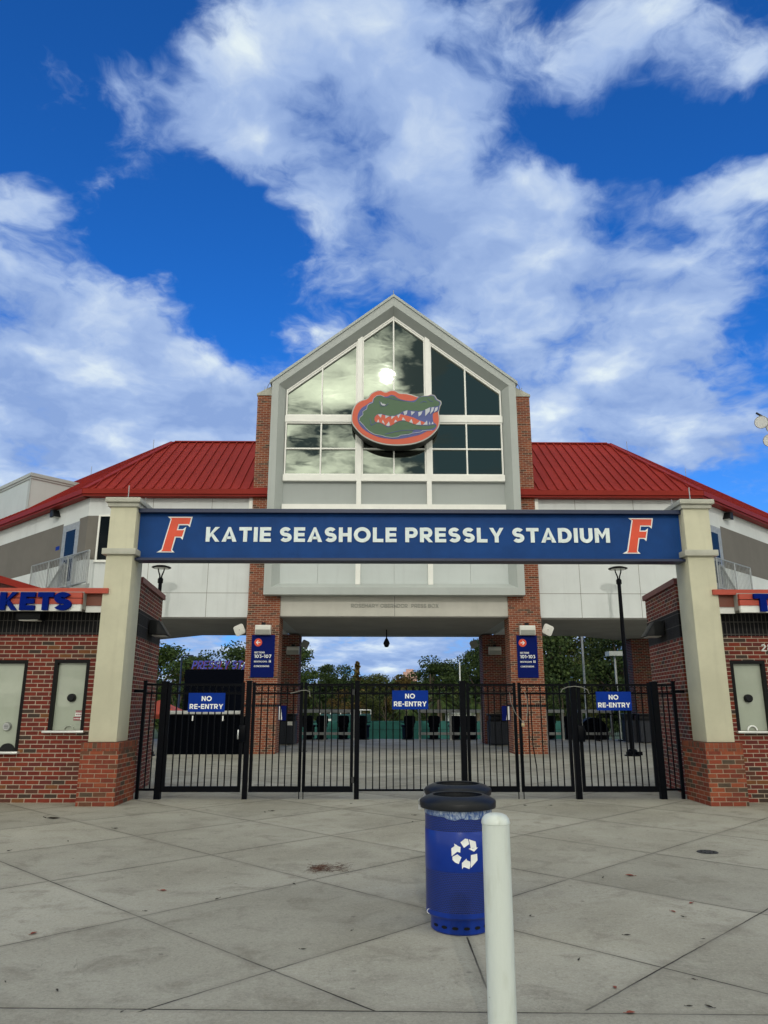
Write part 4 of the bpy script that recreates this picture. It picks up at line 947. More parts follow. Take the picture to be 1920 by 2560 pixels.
    for i, ch in enumerate('TICKETS'):
        LX = [(-7.62, -7.33), (-7.27, -7.19), (-7.13, -6.84), (-6.625, -6.34), (-6.30, -6.06), (-6.02, -5.765), (-5.755, -5.478)]
        x0, x1 = LX[i] if s < 0 else (LX[i][0] + 13.17 - .0, LX[i][1] + 13.17)
        if i == 2 and s < 0: x0, x1 = -6.93, -6.66
        if i == 1 and s < 0: x0, x1 = -7.05, -6.97
        if i == 0 and s < 0: x0, x1 = -7.37, -7.10
        mb = text_mb(ch, x0, x1, zb_, zt_, 11.885, .05, .29)
        build('letter', mb, M_['letter_blue'], sg)
for s in (-1, 1): booth(s)
for s in (-1, 1):
    a = math.atan2(.24, 2.2)
    wall_lamp('dark wedge wall light on the %s brick booth side wall' % ('left' if s < 0 else 'right'), (s * 4.795, 14.0, 2.74), (-s * math.cos(a), math.sin(a) * 1.0), .46, 'dark wedge wall lights')
    x, y = wpt(2.45, 0.0, s)
    wall_lamp('dark wedge wall light under the %s wing eave above the balcony door' % ('left' if s < 0 else 'right'), (x, y, 8.0), (-s * NX, -NY), .5, 'dark wedge wall lights')

# ================================================================== GATES
GY = 12.88
def post(x0, x1, z1, label, group='black square fence posts'):
    o = MB().box(x0, x1, GY - (x1 - x0) / 2, GY + (x1 - x0) / 2, 0, z1).box(x0 - .008, x1 + .008, GY - (x1 - x0) / 2 - .008, GY + (x1 - x0) / 2 + .008, z1, z1 + .018)
    return tag(build('gate_post', o, M_['gate_black']), label, 'post', group)
post(-4.505, -4.455, 1.87, 'thin black end post of the left fence panel by the brick base')
post(-4.195, -4.095, 1.86, 'thick black gate post left of the left walk gate')
post(-2.765, -2.685, 1.87, 'black gate post between left walk gate and left double gate')
post(-.935, -.855, 1.87, 'black gate post at the left end of the middle panel')
post(.838, .935, 1.87, 'black gate post at the right end of the middle panel')
post(2.72, 2.81, 1.87, 'black gate post between right double gate and right walk gate')
post(4.10, 4.20, 1.86, 'thick black gate post right of the right walk gate')
post(4.455, 4.505, 1.87, 'thin black end post of the right fence panel by the brick base')
def leaf(name, label, cat, group, x0, x1, npk, stile=.05, zb=.11, kick=.09, rings=True, zt=1.84, hinges=None, rods=None, lock=None, bent=None):
    o = thing(name, label, cat, ((x0 + x1) / 2, GY, 0), group)
    d = .024; f = MB()
    if stile:
        f.box(x0, x0 + stile, GY - d, GY + d, zb, zt + .02); f.box(x1 - stile, x1, GY - d, GY + d, zb, zt + .02)
    a, b = x0 + stile, x1 - stile
    rails = ((.024, zb, zb + kick), (.02, zt - .035, zt), (.02, zt - .175, zt - .145))
    if stile:
        for e, za, zc in rails: f.box(a, b, GY - e, GY + e, za, zc)
        build('frame', f, M_['gate_black'], o)
    else:
        for e, za, zc in rails: build('rail', MB().box(a, b, GY - e, GY + e, za, zc), M_['gate_black'], o)
    sp = (b - a) / (npk + 1)
    pk = None
    for i in range(npk):
        x = a + sp * (i + 1)
        if bent == i:
            mb = MB().tube([(x, GY, zb + kick), (x - .01, GY, .5), (x - .055, GY - .01, .85), (x - .06, GY, zt - .175)], .0095, 6)
            build('picket', mb, M_['gate_black'], o)['label'] = 'bent picket'
            continue
        if pk is None:
            pk = build('picket', MB().box(x - .009, x + .009, GY - .009, GY + .009, zb + kick, zt - .036), M_['gate_black'], o); px = x
        else: copy_part(pk, (x - px, 0, 0))
    if rings:
        rg = None
        for i in range(npk + 1):
            x = a + sp * (i + .5)
            if rg is None: rg = build('ring', MB().torus((x, GY, zt - .09), .046, .0045), M_['gate_black'], o); rx = x
            else: copy_part(rg, (x - rx, 0, 0))
    for x, z in hinges or ():
        build('hinge', MB().box(x - .03, x + .03, GY - .04, GY - .0245, z - .045, z + .045).tube([(x, GY - .045, z - .05), (x, GY - .045, z + .05)], .012, 8), M_['iron'], o)
    for x in rods or ():
        build('drop_rod', MB().tube([(x, GY - .035, .005), (x, GY - .035, .75), (x + .05, GY - .035, .75)], .008, 6), M_['gate_black'], o)
    if lock:
        lx, sgn = lock
        lb = build('lock_box', MB().box(lx - .055, lx + .055, GY - .07, GY + .05, .90, 1.16), M_['gate_black'], o, bevel=.008)
        build('handle', MB().box(lx - sgn * .062 - .012, lx - sgn * .062 + .012, GY - .095, GY - .05, .94, 1.09), M_['steel'] if sgn > 0 else M_['gate_black'], o, bevel=.006)
    return o
FP = 'narrow black fence panels'; WG = 'black walk gates'; DG = 'black double gate leaves'
leaf('fence_panel', 'narrow black fence panel of few pickets beside the left booth', 'fence panel', FP, -4.454, -4.196, 2, stile=0, zb=.13, kick=.035, rings=False)
leaf('gate_leaf', 'black walk gate with no re-entry sign and silver lock handle on the left', 'gate', WG, -4.09, -2.80, 10, lock=(-2.80, 1))
leaf('gate_leaf', 'black gate leaf in front of the left brick pier', 'gate', DG, -2.665, -1.81, 6, rods=[-1.835])
leaf('gate_leaf', 'black gate leaf hinged left of the middle panel', 'gate', DG, -1.79, -.955, 6, rods=[-1.765], hinges=[(-.945, 1.70), (-.945, .30)])
leaf('fence_panel', 'wide black middle fence panel carrying the centre no re-entry sign', 'fence panel', None, -.854, .837, 14, stile=0, zb=.125, kick=.03)
leaf('gate_leaf', 'black gate leaf right of the middle panel behind the blue bins', 'gate', DG, .95, 1.79, 6, rods=[1.765])
leaf('gate_leaf', 'black gate leaf with a bent picket in front of the right brick pier', 'gate', DG, 1.825, 2.695, 6, rods=[1.85], bent=1)
leaf('gate_leaf', 'black walk gate with no re-entry sign beside the right booth', 'gate', WG, 2.832, 4.085, 10, lock=(2.85, -1))
leaf('fence_panel', 'narrow black fence panel of few pickets beside the right booth', 'fence panel', FP, 4.201, 4.454, 2, stile=0, zb=.13, kick=.035)
# arms tying the end posts to the pillars
for s in (-1, 1):
    tag(build('wall_bracket', MB().box(s * 4.506, s * 4.66, GY - .02, GY + .02, 1.69, 1.74), M_['gate_black']), 'short black bar tying the %s end post to the pillar' % ('left' if s < 0 else 'right'), 'bracket', 'fence wall brackets')
# NO RE-ENTRY signs
for x0, x1, z0, z1, lab in ((-3.73, -3.115, 1.375, 1.685, 'left walk gate'), (-.305, .30, 1.42, 1.728, 'middle fence panel'), (3.14, 3.735, 1.405, 1.712, 'right walk gate')):
    sg = thing('no_reentry_sign', 'blue NO RE-ENTRY sign hung on the ' + lab, 'sign', ((x0 + x1) / 2, GY - .04, z0), 'blue no re-entry signs on the gates')
    build('panel', MB().box(x0, x1, GY - .042, GY - .036, z0, z1), M_['sign_blue'], sg)
    w = x1 - x0; h = z1 - z0
    mb = text_mb('NO', x0 + w * .36, x0 + w * .635, z0 + h * .575, z0 + h * .83, GY - .0445, .002, .22)
    text_mb('RE-ENTRY', x0 + w * .045, x0 + w * .955, z0 + h * .16, z0 + h * .415, GY - .0445, .002, .22, mb=mb)
    build('lettering', mb, M_['paint_white'], sg)
# chains and cables
tag(build('security_cable', MB().tube([(-2.02, GY - .04, 1.68), (-1.93, GY - .05, 1.70), (-1.84, GY - .06, 1.725), (-1.76, GY - .05, 1.73), (-1.70, GY - .04, 1.71), (-1.69, GY - .04, 1.62)], .006, 6), M_['cable']), 'thin grey cable looped over the left double gate stiles', 'cable', 'grey security cables')
cb = thing('security_cable', 'grey cable and padlock hanging across the right double gate', 'cable', (1.83, GY - .05, 1.2), 'grey security cables')
build('loop', MB().tube([(1.68, GY - .04, 1.70), (1.69, GY - .05, 1.55), (1.76, GY - .06, 1.36), (1.86, GY - .06, 1.24), (1.94, GY - .06, 1.25), (1.97, GY - .05, 1.4), (1.97, GY - .04, 1.6), (1.93, GY - .04, 1.71)], .005, 6), M_['cable'], cb)
pl = build('padlock', MB().box(1.855, 1.905, GY - .075, GY - .05, 1.145, 1.195), M_['brass'], cb, bevel=.004)
build('shackle', MB().tube([(1.865, GY - .062, 1.195), (1.867, GY - .062, 1.225), (1.88, GY - .062, 1.235), (1.893, GY - .062, 1.225), (1.895, GY - .062, 1.195)], .004, 6), M_['steel'], pl)
tag(build('security_cable', MB().tube([(2.55, GY - .03, 1.70), (2.58, GY - .05, 1.755), (2.66, GY - .06, 1.785), (2.78, GY - .07, 1.80), (2.90, GY - .06, 1.785), (3.0, GY - .05, 1.745), (3.03, GY - .03, 1.68)], .007, 6), M_['cable']), 'thick grey cable arching over the post left of the right walk gate', 'cable', 'grey security cables')
# ================================================================== PIER SIGNS, SPEAKERS, LAMPS
def round_poly(cx, cz, r, n=28): return [(cx + r * math.cos(2 * PI * j / n), cz + r * math.sin(2 * PI * j / n)) for j in range(n)]
def direction_sign(s, x0, x1, sec, lab):
    y = 24.17; z0, z1 = 2.33, 3.67
    o = thing('direction_sign', lab, 'sign', ((x0 + x1) / 2, y, z0), 'navy direction signs on the brick piers')
    build('panel', MB().box(x0, x1, y - .02, 24.187, z0, z1), M_['sign_navy'], o)
    w = x1 - x0; yf = y - .026
    cx, cz = x0 + w * .285, 3.43
    build('orange_disc', MB().prism_y(round_poly(cx, cz, .125), y - .026, y - .02), M_['orange'], o)
    d = -1 if s < 0 else 1
    ar = MB()
    ar.box(cx - .065, cx + .065, yf - .006, yf, cz - .013, cz + .013)
    for k_ in (-1, 1):
        ar.prism_y([(cx + d * .075, cz), (cx + d * .01, cz + k_ * .068), (cx - d * .012, cz + k_ * .05), (cx + d * .045, cz)], yf - .0065, yf + .0005)
    build('arrow', ar, M_['paint_white'], o)
    tx = x0 + w * .14
    for body, fw, za, zb in (('SECTIONS', .44, 3.085, 3.14), (sec, .73, 2.94, 3.045), ('RESTROOMS', .56, 2.80, 2.85), ('CONCESSIONS', .66, 2.655, 2.705)):
        build('lettering', text_mb(body, tx, tx + w * fw, za, zb, yf, .004), M_['paint_white'], o)
    mb = MB()
    px = tx + w * .62
    for i in range(2):   # restroom figures
        mb.prism_y(round_poly(px + .022 + i * .04, 2.868, .010, 10), yf, yf + .004)
        mb.prism_y([(px + .008 + i * .04, 2.80), (px + .036 + i * .04, 2.80), (px + .032 + i * .04, 2.855), (px + .012 + i * .04, 2.855)], yf, yf + .004)
    build('restroom_symbol', mb, M_['paint_white'], o)
    build('rule', MB().box(tx, tx + w * .73, yf + .003, y - .019, 2.885, 2.89).box(tx, tx + w * .73, yf + .003, y - .019, 2.745, 2.75), M_['beam_blue'], o)
direction_sign(-1, -4.605, -3.86, '103-107', 'navy sign with left arrow for sections 103-107 on left brick pier')
direction_sign(1, 3.955, 4.615, '101-103', 'navy sign with right arrow for sections 101-103 on right brick pier')
def box_speaker(xc, y, z, lab, w=.50, m='speaker_white'):
    o = thing('wall_speaker', lab, 'speaker', (xc, y, z), 'box speakers on the brick piers')
    prof = [(y, z + .31), (y - .17, z + .31), (y - .21, z + .27), (y - .22, z + .16), (y - .19, z + .0), (y, z + .0)]
    build('housing', MB().extrude([(xc - w / 2, a, b) for a, b in prof], (w, 0, 0)), M_[m], o, bevel=.01)
    build('grille', MB().extrude([(xc - w / 2 + .02, y - .2205, z + .155), (xc - w / 2 + .02, y - .1925, z + .01), (xc - w / 2 + .02, y - .198, z + .008), (xc - w / 2 + .02, y - .226, z + .155)], (w - .04, 0, 0)), M_['speaker_grille'], o)
    build('bracket', MB().box(xc - .06, xc + .06, y - .12, y, z + .311, z + .40), M_['black'], o)
box_speaker(-4.24, 24.187, 3.67, 'pale box speaker mounted above the sections 103-107 sign')
box_speaker(4.30, 24.187, 3.67, 'pale box speaker mounted above the sections 101-103 sign')
box_speaker(-3.95, 30.4, 3.45, 'shaded box speaker high on the left rear pier')
box_speaker(4.2, 30.4, 3.45, 'shaded box speaker high on the right rear pier')
def horn(xc, y, zc, s, lab, m='speaker_white', size=.34):
    o = thing('horn_speaker', lab, 'speaker', (xc, y, zc - size / 2), 'square horn speakers beside the piers')
    h = size / 2; r = .07; pts = []
    for cx, cz, a0 in ((h - r, h - r, 0), (-h + r, h - r, 90), (-h + r, -h + r, 180), (h - r, -h + r, 270)):
        for q in range(6): a = rad(a0 + q * 18); pts.append((cx + r * math.cos(a), cz + r * math.sin(a)))
    a = rad(24 * -s); rot = [(xc + x * math.cos(a) - z * math.sin(a), zc + x * math.sin(a) + z * math.cos(a)) for x, z in pts]
    c = MB().extrude([(x, y - .14 + .12 * (x - xc) * s, z) for x, z in rot], (0, .05, 0)); build('face', c, M_[m], o, bevel=.008)
    rot2 = [(xc + (x - xc) * .55, zc + (z - zc) * .55) for x, z in rot]
    build('driver', MB().extrude([(x, y - .085, z) for x, z in rot2], (0, .12, 0)), M_['speaker_grille'], o)
    build('arm', MB().tube([(xc, y - .02, zc), (xc - s * .14, y + .04, zc + .02), (xc - s * .28, y + .04, zc + .02)], .02, 6), M_['galv'], o)
    build('boss', MB().extrude([(xc + .018 * math.cos(2 * PI * j / 12), y - .15, zc + .018 * math.sin(2 * PI * j / 12)) for j in range(12)], (0, .012, 0)), M_['speaker_grille'], o)
horn(-5.06, 24.5, 3.85, -1, 'white square horn speaker left of the left brick pier')
horn(5.04, 24.5, 3.87, 1, 'white square horn speaker right of the right brick pier')
horn(-3.48, 30.55, 3.87, 1, 'shaded square horn speaker on the left rear pier', 'speaker_grille', .30)
horn(3.38, 30.55, 3.87, -1, 'shaded square horn speaker on the right rear pier', 'speaker_grille', .30)
dc = thing('dome_camera', 'dome camera hanging from the entrance soffit', 'security camera', (-.2, 28.5, 3.6))
build('stem', MB().tube([(-.2, 28.5, 4.27), (-.2, 28.5, 3.87)], .025, 8), M_['lamp_dark'], dc)
build('housing', MB().lathe([(.0, 3.95), (.04, 3.94), (.10, 3.82), (.125, 3.75), (.11, 3.70), (0, 3.70)], -.2, 28.5, 20), M_['lamp_dark'], dc, smooth=True)
build('dome', MB().lathe([(.095, 3.699), (.09, 3.65), (.06, 3.61), (0, 3.60)], -.2, 28.5, 20), M_['dark_glass'], dc, smooth=True)
def blade(x, y, z, s, lab):
    o = thing('blade_sign', lab, 'sign', (x, y, z), 'small blade signs on the piers')
    build('panel', MB().box(x, x - s * .26, y - .01, y + .01, z, z + .46), M_['sign_navy'], o)
    build('white_mark', MB().prism_y([(x - s * .02, z + .02), (x - s * .13, z + .02), (x - s * .08, z + .44), (x - s * .02, z + .44)], y - .014, y - .0105), M_['paint_white'], o)
blade(-3.725, 24.6, 1.0, -1, 'small navy and white blade sign on the left pier side')
blade(3.725, 24.6, 1.0, 1, 'small navy and white blade sign on the right pier side')

def lamp_post(x, y, lab):
    o = thing('lamp_post', lab, 'lamp post', (x, y, 0), 'black lamp posts with flat round heads')
    build('base', MB().lathe([(.0, 0), (.24, 0), (.24, .03), (.15, .04), (.14, .16), (.09, .20), (.0, .2)], x, y, 20).box(x - .23, x - .10, y - .22, y - .1, 0.03, .13).box(x + .10, x + .23, y - .22, y - .1, .03, .13), M_['gate_black'], o)
    build('pole', MB().tube([(x, y, .15), (x, y, 5.35)], .072, 12, .056), M_['gate_black'], o, smooth=True)
    build('collar', MB().lathe([(.06, 5.22), (.085, 5.24), (.085, 5.36), (.06, 5.40), (.0, 5.40)], x, y, 16), M_['gate_black'], o)
    y_ = MB()
    for k_ in (-1, 1): y_.tube([(x + k_ * .02, y, 5.36), (x + k_ * .035, y, 5.48), (x + k_ * .085, y, 5.62), (x + k_ * .10, y, 5.72)], .026, 8, .018)
    build('yoke', y_, M_['gate_black'], o)
    build('lamp_head', MB().lathe([(0, 5.80), (.18, 5.79), (.30, 5.745), (.305, 5.73), (.28, 5.715), (0, 5.715)], x, y, 28), M_['gate_black'], o, smooth=True)
    build('lens', MB().lathe([(.0, 5.70), (.2, 5.70), (.22, 5.714)], x, y, 24), M_['lens'], o)
    return o
lamp_post(-7.47, 23.4, 'black twin-armed lamp post with flat round head behind left pillar')
lamp_post(7.18, 23.4, 'black twin-armed lamp post with flat round head behind right walk gate')

# ================================================================== BINS AND BOLLARD
def bin_(cx, cy, label, liner, group='blue recycling bins'):
    o = thing('recycling_bin', label, 'recycling bin', (cx, cy, 0), group)
    r = .238
    def cyl(z0, z1, rr=r): return MB().lathe([(rr, z0), (rr, z1)], cx, cy, 64)
    cuv = lambda c: (math.atan2(c.y - cy, c.x - cx) * r, c.z)
    # seam of the wrap sits at the back
    def uvf(c):
        a = math.atan2(c.x - cx, -(c.y - cy)); return (a * r, c.z)
    build('base', MB().lathe([(0, 0), (.195, 0), (.205, .01), (.205, .085), (.215, .10), (.0, .10)], cx, cy, 48), M_['bin_blue'], o, smooth=True)
    sl = MB()
    for a in (-60, -38, -16, 6, 28, 50):
        t = rad(a); px, py = cx + .204 * math.sin(t), cy - .204 * math.cos(t)
        sl.extrude([(px + math.cos(t) * .022 * math.cos(2 * PI * j / 14) + math.sin(t) * .003, py + math.sin(t) * .022 * math.cos(2 * PI * j / 14) - math.cos(t) * .003, .045 + .010 * math.sin(2 * PI * j / 14)) for j in range(14)], (-math.sin(t) * .004, math.cos(t) * .004, 0))
    build('drain_slot', sl, M_['black'], o)
    build('body', MB().lathe([(.20, .095), (.228, .10), (r, .112), (r, .14)], cx, cy, 64).lathe([(r, .395), (r + .001, .397), (r + .001, .648), (r, .65)], cx, cy, 64).lathe([(r, .772), (r, .80), (.225, .80), (.225, .1)], cx, cy, 64), M_['bin_blue'], o, smooth=True)
    for za, zb in ((.14, .395), (.65, .773)): build('perforated_band', MB().lathe([(r - .001, za), (r - .001, zb)], cx, cy, 64), M_['bin_perf'], o, smooth=True, uvfun=uvf)
    build('lid', MB().lathe([(.252, .785), (.268, .786), (.272, .790), (.274, .826), (.270, .836), (.236, .856), (.197, .871), (.187, .873), (.179, .870), (.176, .85), (.178, .81), (.20, .785)], cx, cy, 64, closed=True), M_['lid'], o, smooth=True)
    # bag liner pulled over the rim
    ln = MB(); n = 64; rows = []
    for z, rr in ((.796, .246), (.782, .2425), (.762, .241)):
        rows.append([(cx + (rr + .0025 * random.random()) * math.sin(2 * PI * j / n), cy - (rr + .0025 * random.random()) * math.cos(2 * PI * j / n), z - (.0 if z > .77 else (.018 * random.random() + .02 * max(0, math.cos(2 * PI * j / n * 1.0 - .15))))) for j in range(n)])
    ln.add([p for rw in rows for p in rw], [(i * n + j, i * n + (j + 1) % n, (i + 1) * n + (j + 1) % n, (i + 1) * n + j) for i in range(2) for j in range(n)])
    build('bag_liner', ln, liner, o, smooth=True)
    build('inner_shade', MB().lathe([(.1775, .8690), (.1772, .70), (.17, .55), (0, .50)], cx, cy, 32), M_['black'], o, smooth=True)  # black sleeve standing in for the shade inside the bin, hides the lit wall
    build('hinge_tab', MB().box(cx - .285, cx - .255, cy - .02, cy + .02, .77, .80).tube([(cx - .275, cy - .02, .80), (cx - .285, cy - .02, .83), (cx - .27, cy - .02, .845)], .003, 5), M_['steel'], o)
    return o
def bag_mat():
    m = mat('clear_bag_film', (0.42, 0.52, 0.66), 0.2, spec=0.7)
    q = N(m.node_tree); b = q.n['Principled BSDF']
    co = q.new('ShaderNodeTexCoord').outputs['Object']
    f = q.noise(q.vmath('MULTIPLY', co, (26, 26, 14)), 1.0, 5, 0.7, 1.0)
    q.set(b.inputs['Base Color'], q.mix(q.map(f, 0.38, 0.70), (0.02, 0.075, 0.27), (0.42, 0.50, 0.62)))
    return m
M_['bag_clear'] = bag_mat()
BX, BY = .022, 5.69
b1 = bin_(BX, BY, 'blue perforated recycling bin with white recycling arrows and clear bag', M_['bag_clear'])
# recycling arrows wrapped round the plain band
Z0 = [[(434, 808), (432, 742), (458, 722), (456, 700), (492, 722), (508, 728), (504, 776), (480, 768)], [(440, 812), (480, 790), (513, 815), (490, 870), (462, 860), (440, 838)],
      [(508, 688), (548, 657), (572, 662), (582, 704), (536, 735)], [(580, 664), (638, 686), (644, 738), (658, 738), (622, 770), (576, 744), (594, 738)],
      [(594, 798), (648, 790), (650, 845), (590, 905)], [(517, 914), (516, 862), (556, 826), (558, 840), (586, 852), (588, 880), (578, 914), (545, 900), (530, 895)]]
rc = MB()
for poly in Z0:
    pts = []
    m_ = len(poly)
    for i in range(m_):
        for q in range(4):
            a, b = poly[i], poly[(i + 1) % m_]; pts.append((a[0] + (b[0] - a[0]) * q / 4, a[1] + (b[1] - a[1]) * q / 4))
    fl = []
    for u, v in pts:
        X = .018 + (u - 545) * .000818
        fl.append((max(-.23, min(.23, X)), .516 + (785 - v) * .000747))
    fr_ = [Vector((x, 0, z)) for x, z in fl]
    tr = tess([Vector((p.x, 0, p.z)) for p in fr_])
    def wrap(x, rr): return (BX + x, BY - math.sqrt(rr * rr - x * x))
    n_ = len(fl)
    vs = [(*wrap(x, .2412), z) for x, z in fl] + [(*wrap(x, .2392), z) for x, z in fl]
    fs = [tuple(t) for t in tr] + [(i, i + n_, (i + 1) % n_ + n_, (i + 1) % n_) for i in range(n_)]
    rc.add(vs, fs)
build('recycling_mark', rc, M_['paint_white'], b1)
build('round_label', MB().torus((BX - .222, BY - .085, .125), .014, .002), M_['paint_white'], b1)
bin_(.105, 6.46, 'blue recycling bin with light blue liner, behind the other bin', M_['bag_blue'])
bo_ = thing('bollard', 'white painted steel bollard with domed cap in front of the bins', 'bollard', (.022, 3.9, 0))
build('post', MB().tube([(.022, 3.9, 0), (.022, 3.9, .935)], .0675, 40), M_['bollard'], bo_, smooth=True)
build('cap', MB().lathe([(.064, .930), (.0705, .934), (.0705, .942), (.066, .958), (.054, .972), (.035, .980), (.015, .983), (0, .984)], .022, 3.9, 40), M_['bollard'], bo_, smooth=True)

# ================================================================== CONCOURSE FURNITURE
bar = thing('bar_counter', 'long counter with grey top and black pleated skirt behind left walk gate', 'counter', (-5.85, 24.4, 0))
sk = []
for i in range(73):
    x = -7.15 + 2.46 * i / 72; sk.append((x, 23.98 + (.035 if (i // 2) % 2 else 0.0) + (.012 if i % 2 else 0)))
build('pleated_skirt', MB().prism_z(sk + [(-4.69, 24.5), (-7.15, 24.5)], 0.0, 1.14), M_['black_cloth'], bar)
build('counter_top', MB().box(-7.3, -4.83, 23.9, 24.75, 1.20, 1.30), M_['rail_grey'], bar, bevel=.008)
build('top_rail', MB().box(-7.2, -4.85, 23.95, 24.6, 1.141, 1.199), M_['gate_black'], bar)
for x in (-6.3, -5.36): build('price_tag', MB().box(x - .02, x + .02, 23.94, 23.948, 1.0, 1.15), M_['paint_white'], bar)
def drink_rail(x0, x1, lab, y=33.4):
    o = thing('drink_rail', lab, 'drink rail', ((x0 + x1) / 2, y, 0), 'grey drink rails in the concourse')
    build('counter_top', MB().box(x0, x1, y - .15, y + .35, 1.15, 1.28), M_['rail_grey'], o, bevel=.008)
    build('lower_rail', MB().box(x0, x1, y, y + .06, .22, .33), M_['rail_grey'], o)
    n_ = max(2, round((x1 - x0) / 1.3) + 1)
    lg = None
    for i in range(n_):
        x = x0 + .06 + (x1 - x0 - .12) * i / (n_ - 1)
        if lg is None: lg = build('leg', MB().box(x - .045, x + .045, y - .03, y + .061, 0, 1.15), M_['rail_grey'], o); lx = x
        else: copy_part(lg, (x - lx, 0, 0))
drink_rail(-4.1, -1.5, 'grey drink rail left of the concourse gap, behind left gates')
drink_rail(1.25, 4.05, 'grey drink rail right of the concourse gap, beside right rear pier')
drink_rail(6.8, 7.6, 'short grey drink rail behind the right brick pier')
drink_rail(8.3, 9.75, 'grey drink rail seen under the right walk gate sign')
def chair(x, y, lab):
    o = thing('bar_chair', lab, 'chair', (x, y, 0), 'dark high-backed bar chairs')
    build('seat', MB().box(x - .24, x + .24, y - .02, y + .44, .52, .62), M_['chair'], o, bevel=.02)
    bk = smooth_poly([(x - .22, .62), (x - .25, .9), (x - .22, 1.0), (x, 1.02), (x + .22, 1.0), (x + .25, .9), (x + .22, .62)], 2)
    build('backrest', MB().prism_y(bk, y - .06, y), M_['chair'], o)
    for s in (-1, 1): build('armrest', MB().box(x + s * .25, x + s * .29, y - .02, y + .36, .72, .76), M_['chair'], o)
    build('pedestal', MB().box(x - .2, x + .2, y + .02, y + .4, .06, .52).lathe([(0, 0), (.27, 0), (.27, .04), (0, .06)], x, y + .2, 16), M_['chair'], o)
    return o
C_ = [(-3.62, 'leftmost dark bar chair, by the left rear pier'), (-2.98, 'dark bar chair second from the left rear pier'), (-2.05, 'dark bar chair third from the left rear pier'), (-1.22, 'dark bar chair at the right end of left drink rail'),
      (.88, 'dark bar chair at the left end of right drink rail'), (1.98, 'dark bar chair under the centre sign, by the right drink rail'), (2.92, 'dark bar chair behind the middle panel end post'), (3.62, 'dark bar chair next to the right rear pier'),
      (7.15, 'dark bar chair just right of the right brick pier'), (8.0, 'dark bar chair between the two far right drink rails')]
ch0 = chair(0, 34.1, C_[0][1])
for i, (x, lab) in enumerate(C_):
    o = ch0 if i == 0 else copy_tree(ch0)
    place(o, (x, 34.0 + .08 * (i % 3), 0), rad((-14, 8, 3, -20, 16, -4, 6, -10, 5, -8)[i])); o['label'] = lab
cv = thing('covered_cart', 'low cart under a dark navy cover behind right walk gate', 'cart', (9.1, 34.2, 0))
pts = smooth_poly([(8.5, .3), (8.52, .62), (8.8, .88), (9.2, .93), (9.55, .72), (9.66, .3)], 3)
build('cover', MB().prism_y(pts, 34.0, 34.55), M_['chair'], cv)
build('base', MB().box(8.45, 9.7, 33.98, 34.57, .0, .29), M_['black'], cv)
def trash(x, y, lab, w=.7):
    o = thing('trash_can', lab, 'trash can', (x, y, 0), 'dark slatted trash cans by the piers')
    h = w / 2; st = MB()
    nsl = 11
    for i in range(nsl):
        a = x - h + w * i / nsl
        st.box(a + .006, a + w / nsl - .006, y - h - .02, y - h, .04, .86); st.box(x - h - .02, x - h, y - h + w * i / nsl + .006, y - h + w * (i + 1) / nsl - .006, .04, .86); st.box(x + h, x + h + .02, y - h + w * i / nsl + .006, y - h + w * (i + 1) / nsl - .006, .04, .86)
    build('slat_panel', st, mslat, o)
    build('inner_box', MB().box(x - h, x + h, y - h, y + h, .03, .88), M_['black'], o)
    build('lid', MB().box(x - h - .03, x + h + .03, y - h - .03, y + h + .03, 1.08, 1.15).box(x - h + .02, x + h - .02, y - h + .1, y + h, .88, 1.08), M_['black'], o, bevel=.01)
    return o
mslat = mat('navy_slat', (0.012, 0.017, 0.03), 0.5, var=0.1)
trash(4.18, 29.7, 'dark slatted trash can in front of the right rear pier', .8)
trash(-3.98, 29.9, 'dark trash can with pale flap behind the left brick pier', .55)
trash(10.35, 31.2, 'navy trash can in front of the far right dark pier', .55)
trash(9.85, 31.6, 'navy trash can next to the black barricade', .45)
tag(build('flap_notice', MB().box(-4.0, -3.78, 29.59, 29.6, .72, .86), M_['speaker_white']), 'pale notice on the trash can behind the left brick pier', 'notice')
bc = thing('crowd_barricade', 'black steel crowd barricade beside the covered cart', 'barricade', (9.4, 32.9, 0))
g = MB().tube([(8.9, 32.9, .05), (8.9, 32.9, 1.0), (9.0, 32.9, 1.08), (9.75, 32.9, 1.08), (9.85, 32.9, 1.0), (9.85, 32.9, .05)], .022, 6).tube([(8.9, 32.9, .2), (9.85, 32.9, .2)], .016, 6)
build('frame', g, M_['gate_black'], bc)
g = MB()
for i in range(1, 10): g.tube([(8.9 + .095 * i, 32.9, .2), (8.9 + .095 * i, 32.9, 1.07)], .009, 5)
build('bars', g, M_['gate_black'], bc); bc.children[1].name = 'bar_infill'
build('foot', MB().box(8.87, 8.93, 32.65, 33.15, 0, .05).box(9.82, 9.88, 32.65, 33.15, 0, .05), M_['gate_black'], bc)
hr = thing('handrail', 'dark sloping stair handrail behind the barricade', 'handrail', (9.2, 34.3, 0))
build('rail', MB().tube([(8.55, 33.9, .55), (9.4, 33.95, .95), (9.9, 33.95, 1.0)], .022, 6).tube([(8.55, 33.9, .25), (9.4, 33.95, .65)], .016, 6), M_['gate_black'], hr)
build('upright', MB().tube([(9.4, 33.95, 0), (9.4, 33.95, .95)], .02, 6).tube([(8.55, 33.9, 0), (8.55, 33.9, .55)], .02, 6), M_['gate_black'], hr)

